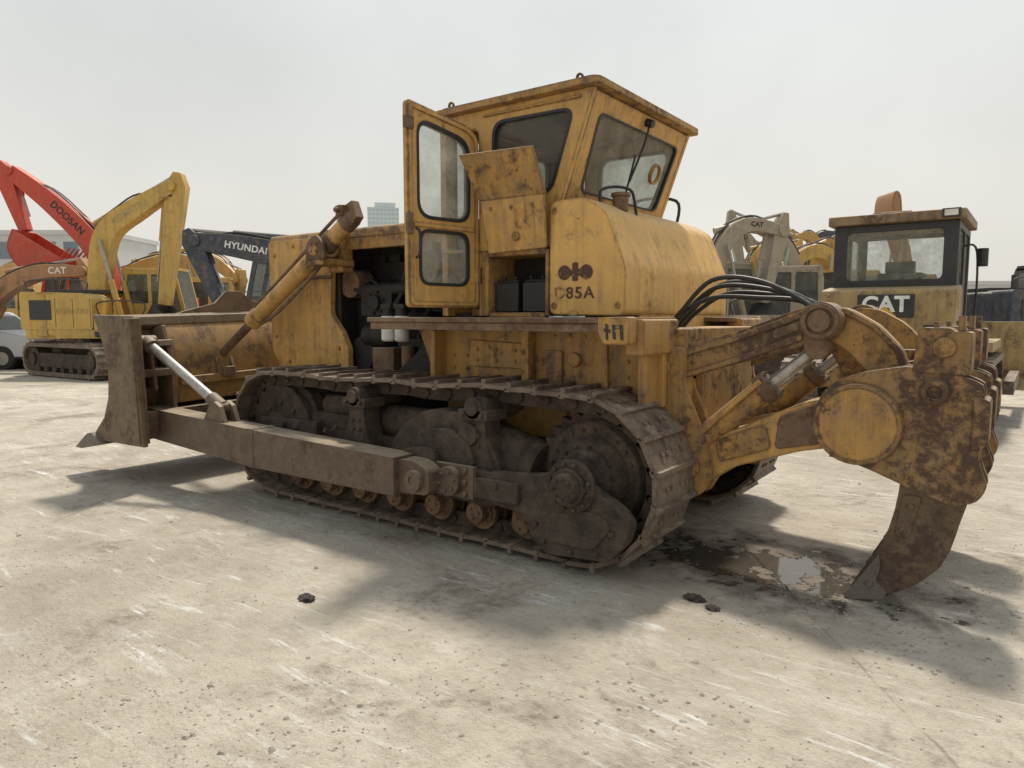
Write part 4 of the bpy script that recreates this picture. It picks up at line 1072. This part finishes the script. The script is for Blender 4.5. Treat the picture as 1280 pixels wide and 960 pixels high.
crack = math_n(nt,'MULTIPLY',crack,ramp(nt, n2, .42, .54))
c = mix(nt, math_n(nt,'MULTIPLY',crack,.45), c, (.16,.13,.10))
rx = mapping(nt, mapping(nt, co, (1,1,1),(0,0,0),(.72,-.46,0)), (1/1.3,1/.66,1), (0,0,math.radians(16)))
ln = N(nt, "ShaderNodeVectorMath", operation='LENGTH'); nt.links.new(rx, ln.inputs[0])
w_ = math_n(nt,'ADD', ln.outputs["Value"], math_n(nt,'MULTIPLY', math_n(nt,'SUBTRACT', noise(nt, co, 3.0, 4, .60, .3), .5), 2.0))
w2_ = math_n(nt,'ADD', w_, math_n(nt,'MULTIPLY', math_n(nt,'SUBTRACT', noise(nt, co, 8.0, 4, .65, .4), .5), 2.4))
halo = ramp(nt, w_, .60, 1.25, (1,1,1,1), (0,0,0,1)); wet = ramp(nt, w2_, .42, .52, (1,1,1,1), (0,0,0,1))
c = mix(nt, math_n(nt,'MULTIPLY',halo,.78), c, (.115,.092,.072)); c = mix(nt, math_n(nt,'MULTIPLY',wet,.8), c, (.045,.038,.031))
nt.links.new(c, b.inputs["Base Color"])
rg = math_n(nt,'MULTIPLY_ADD', wet, -.85); rg.node.inputs[2].default_value = .9; nt.links.new(rg, b.inputs["Roughness"])
hh = math_n(nt,'ADD', math_n(nt,'MULTIPLY',n2,1.5), math_n(nt,'ADD', n3, math_n(nt,'MULTIPLY',n4,.35)))
hh = math_n(nt,'MULTIPLY', hh, math_n(nt,'SUBTRACT',1.0,wet)); hh = math_n(nt,'SUBTRACT',hh,math_n(nt,'MULTIPLY',crack,.3))
bump(nt, b, hh, .8, .045)
p = P(m); p.panel(rect(-1500,-1500,1500,1500), [], (0,0,-.01),(1,0,0),(0,1,0),(0,0,.01))
g = p.make("ground", bevel=0, smooth=False); g["kind"] = "structure"
GR = muddy("gravel_stone", (.20,.17,.135), (.43,.39,.33), dustamt=.5, dust=(.53,.49,.42), rough=.9)
p = P(GR)
rnd = random.Random(11)
def stone(x, y, r):
    ang = rnd.uniform(0,6.28); vs = []
    for k in range(6):
        t = ang+k*math.pi/3; q_ = r*rnd.uniform(.6,1.1); vs.append(p.bm.verts.new((x+q_*math.cos(t), y+q_*math.sin(t), r*.1*rnd.random())))
    tp = [p.bm.verts.new((v.co.x*.5+x*.5+rnd.uniform(-.2,.2)*r, v.co.y*.5+y*.5, r*rnd.uniform(.3,.6))) for v in vs]
    for k in range(6): p.face([vs[k], vs[(k+1)%6], tp[(k+1)%6], tp[k]])
    p.face(tp)
seeds = [(rnd.uniform(-.8,.8), 1.6+rnd.random()**1.4*8) for _ in range(26)]
for i in range(5600):
    if rnd.random() < .72:
        a_, d_ = rnd.choice(seeds); d = max(1.5, d_*(1+rnd.gauss(0,.09))); r_ = (a_+rnd.gauss(0,.10))*d
    else:
        d = 1.6+rnd.random()**1.6*10; r_ = rnd.uniform(-.8,.8)*d
    q_ = yard(r_, d)
    if -.4 < q_.x < 3.9 and .6 < q_.y < 1.4: continue
    stone(q_.x, q_.y, rnd.choice((.003,.004,.005,.006,.007,.009)) if rnd.random() < .985 else rnd.uniform(.012,.022))
for cx_, cy_, k in ((-1.35,1.0,60),(-1.9,.5,60),(-.9,1.1,40),(.2,1.75,50),(-1.5,2.6,40),(-1.7,1.3,70),(-.9,2.4,60)):
    for i in range(k): stone(cx_+rnd.gauss(0,.22), cy_+rnd.gauss(0,.15), rnd.choice((.006,.009,.014)))
o = p.make("gravel", bevel=0, smooth=False); o["kind"] = "stuff"
CL = muddy("dark_clod_mud", (.03,.022,.018), (.07,.05,.04), dustamt=.2, rough=.8)
for (cx_, cy_, r) in ((1.15,2.55,.045),(-.62,1.25,.045),(-.75,1.32,.03)):
    bm = bmesh.new(); bmesh.ops.create_icosphere(bm, subdivisions=3, radius=1)
    for v in bm.verts:
        k = 1+.35*math.sin(v.co.x*5+cx_*9)*math.cos(v.co.y*4+v.co.z*6)+rnd.uniform(-.12,.12); v.co = Vector((v.co.x*r*1.2*k+cx_, v.co.y*r*.8*k+cy_, max(0,v.co.z*r*.5*k+.008)))
    me = bpy.data.meshes.new("mud_clod"); bm.to_mesh(me); bm.free(); me.materials.append(CL)
    o = bpy.data.objects.new("mud_clod", me); COL.objects.link(o); o["label"] = "dark clod of dried mud lying on the ground"; o["category"] = "clod"; o["group"] = "mud clods on the yard"

# ================================================================== light, world, camera
el = math.asin(SUN.z)
L = bpy.data.lights.new("sun","SUN"); L.energy = 4.0; L.angle = math.radians(6.0); L.color = (1.0,.91,.78)
lo = bpy.data.objects.new("sun", L); COL.objects.link(lo); lo.rotation_euler = (-SUN).to_track_quat('-Z','Y').to_euler(); lo.location = (0,0,20)
w = bpy.data.worlds.new("World"); sc.world = w; w.use_nodes = True; nt = w.node_tree
bg = nt.nodes["Background"]; sky = nt.nodes.new("ShaderNodeTexSky"); sky.sky_type = 'NISHITA'; sky.sun_disc = False
sky.sun_elevation = el; sky.sun_rotation = math.atan2(SUN.x, SUN.y); sky.dust_density = 6; sky.air_density = 1.2; sky.ozone_density = 1.5
tc = nt.nodes.new("ShaderNodeTexCoord"); sp_ = nt.nodes.new("ShaderNodeSeparateXYZ"); nt.links.new(tc.outputs["Generated"], sp_.inputs[0])
hz = nt.nodes.new("ShaderNodeValToRGB"); hz.color_ramp.elements[0].position = 0.0; hz.color_ramp.elements[0].color = (8.2,7.85,7.1,1)
hz.color_ramp.elements[1].position = .50; hz.color_ramp.elements[1].color = (6.1,6.5,6.5,1)
nt.links.new(sp_.outputs[2], hz.inputs[0])
cn = nt.nodes.new("ShaderNodeTexNoise"); cn.inputs["Scale"].default_value = 2.6; cn.inputs["Detail"].default_value = 5
cr = nt.nodes.new("ShaderNodeMapRange"); cr.inputs[1].default_value = .32; cr.inputs[2].default_value = .68; cr.inputs[3].default_value = .92; cr.inputs[4].default_value = 1.08
nt.links.new(tc.outputs["Generated"], cn.inputs["Vector"]); nt.links.new(cn.outputs["Fac"], cr.inputs[0])
dt = nt.nodes.new("ShaderNodeVectorMath"); dt.operation = 'DOT_PRODUCT'; dt.inputs[1].default_value = SUN
nt.links.new(tc.outputs["Generated"], dt.inputs[0])
cl = nt.nodes.new("ShaderNodeMath"); cl.operation = 'MAXIMUM'; cl.inputs[1].default_value = 0; nt.links.new(dt.outputs["Value"], cl.inputs[0])
pw = nt.nodes.new("ShaderNodeMath"); pw.operation = 'POWER'; pw.inputs[1].default_value = 4; nt.links.new(cl.outputs[0], pw.inputs[0])
ma = nt.nodes.new("ShaderNodeMath"); ma.operation = 'MULTIPLY_ADD'; ma.inputs[1].default_value = .60; nt.links.new(pw.outputs[0], ma.inputs[0]); nt.links.new(cr.outputs[0], ma.inputs[2])
vm = nt.nodes.new("ShaderNodeVectorMath"); vm.operation = 'SCALE'; nt.links.new(hz.outputs[0], vm.inputs[0]); nt.links.new(ma.outputs[0], vm.inputs["Scale"])
mx = nt.nodes.new("ShaderNodeMix"); mx.data_type = 'RGBA'; mx.inputs[0].default_value = .90
nt.links.new(sky.outputs[0], mx.inputs[6]); nt.links.new(vm.outputs[0], mx.inputs[7])
nt.links.new(mx.outputs[2], bg.inputs[0]); bg.inputs[1].default_value = .102

cd = bpy.data.cameras.new("camera"); co_ = bpy.data.objects.new("camera", cd); COL.objects.link(co_); sc.camera = co_
cd.sensor_fit = 'HORIZONTAL'; cd.sensor_width = 36; cd.lens = 36*F_PX/1280; cd.clip_end = 5000; cd.clip_start = .05
co_.location = CAM
fwd = Dv*math.cos(PITCH)-Vector((0,0,1))*math.sin(PITCH)
co_.rotation_euler = fwd.to_track_quat('-Z','Y').to_euler()
sc.view_settings.view_transform = 'Standard'; sc.view_settings.look = 'None'; sc.view_settings.exposure = 0
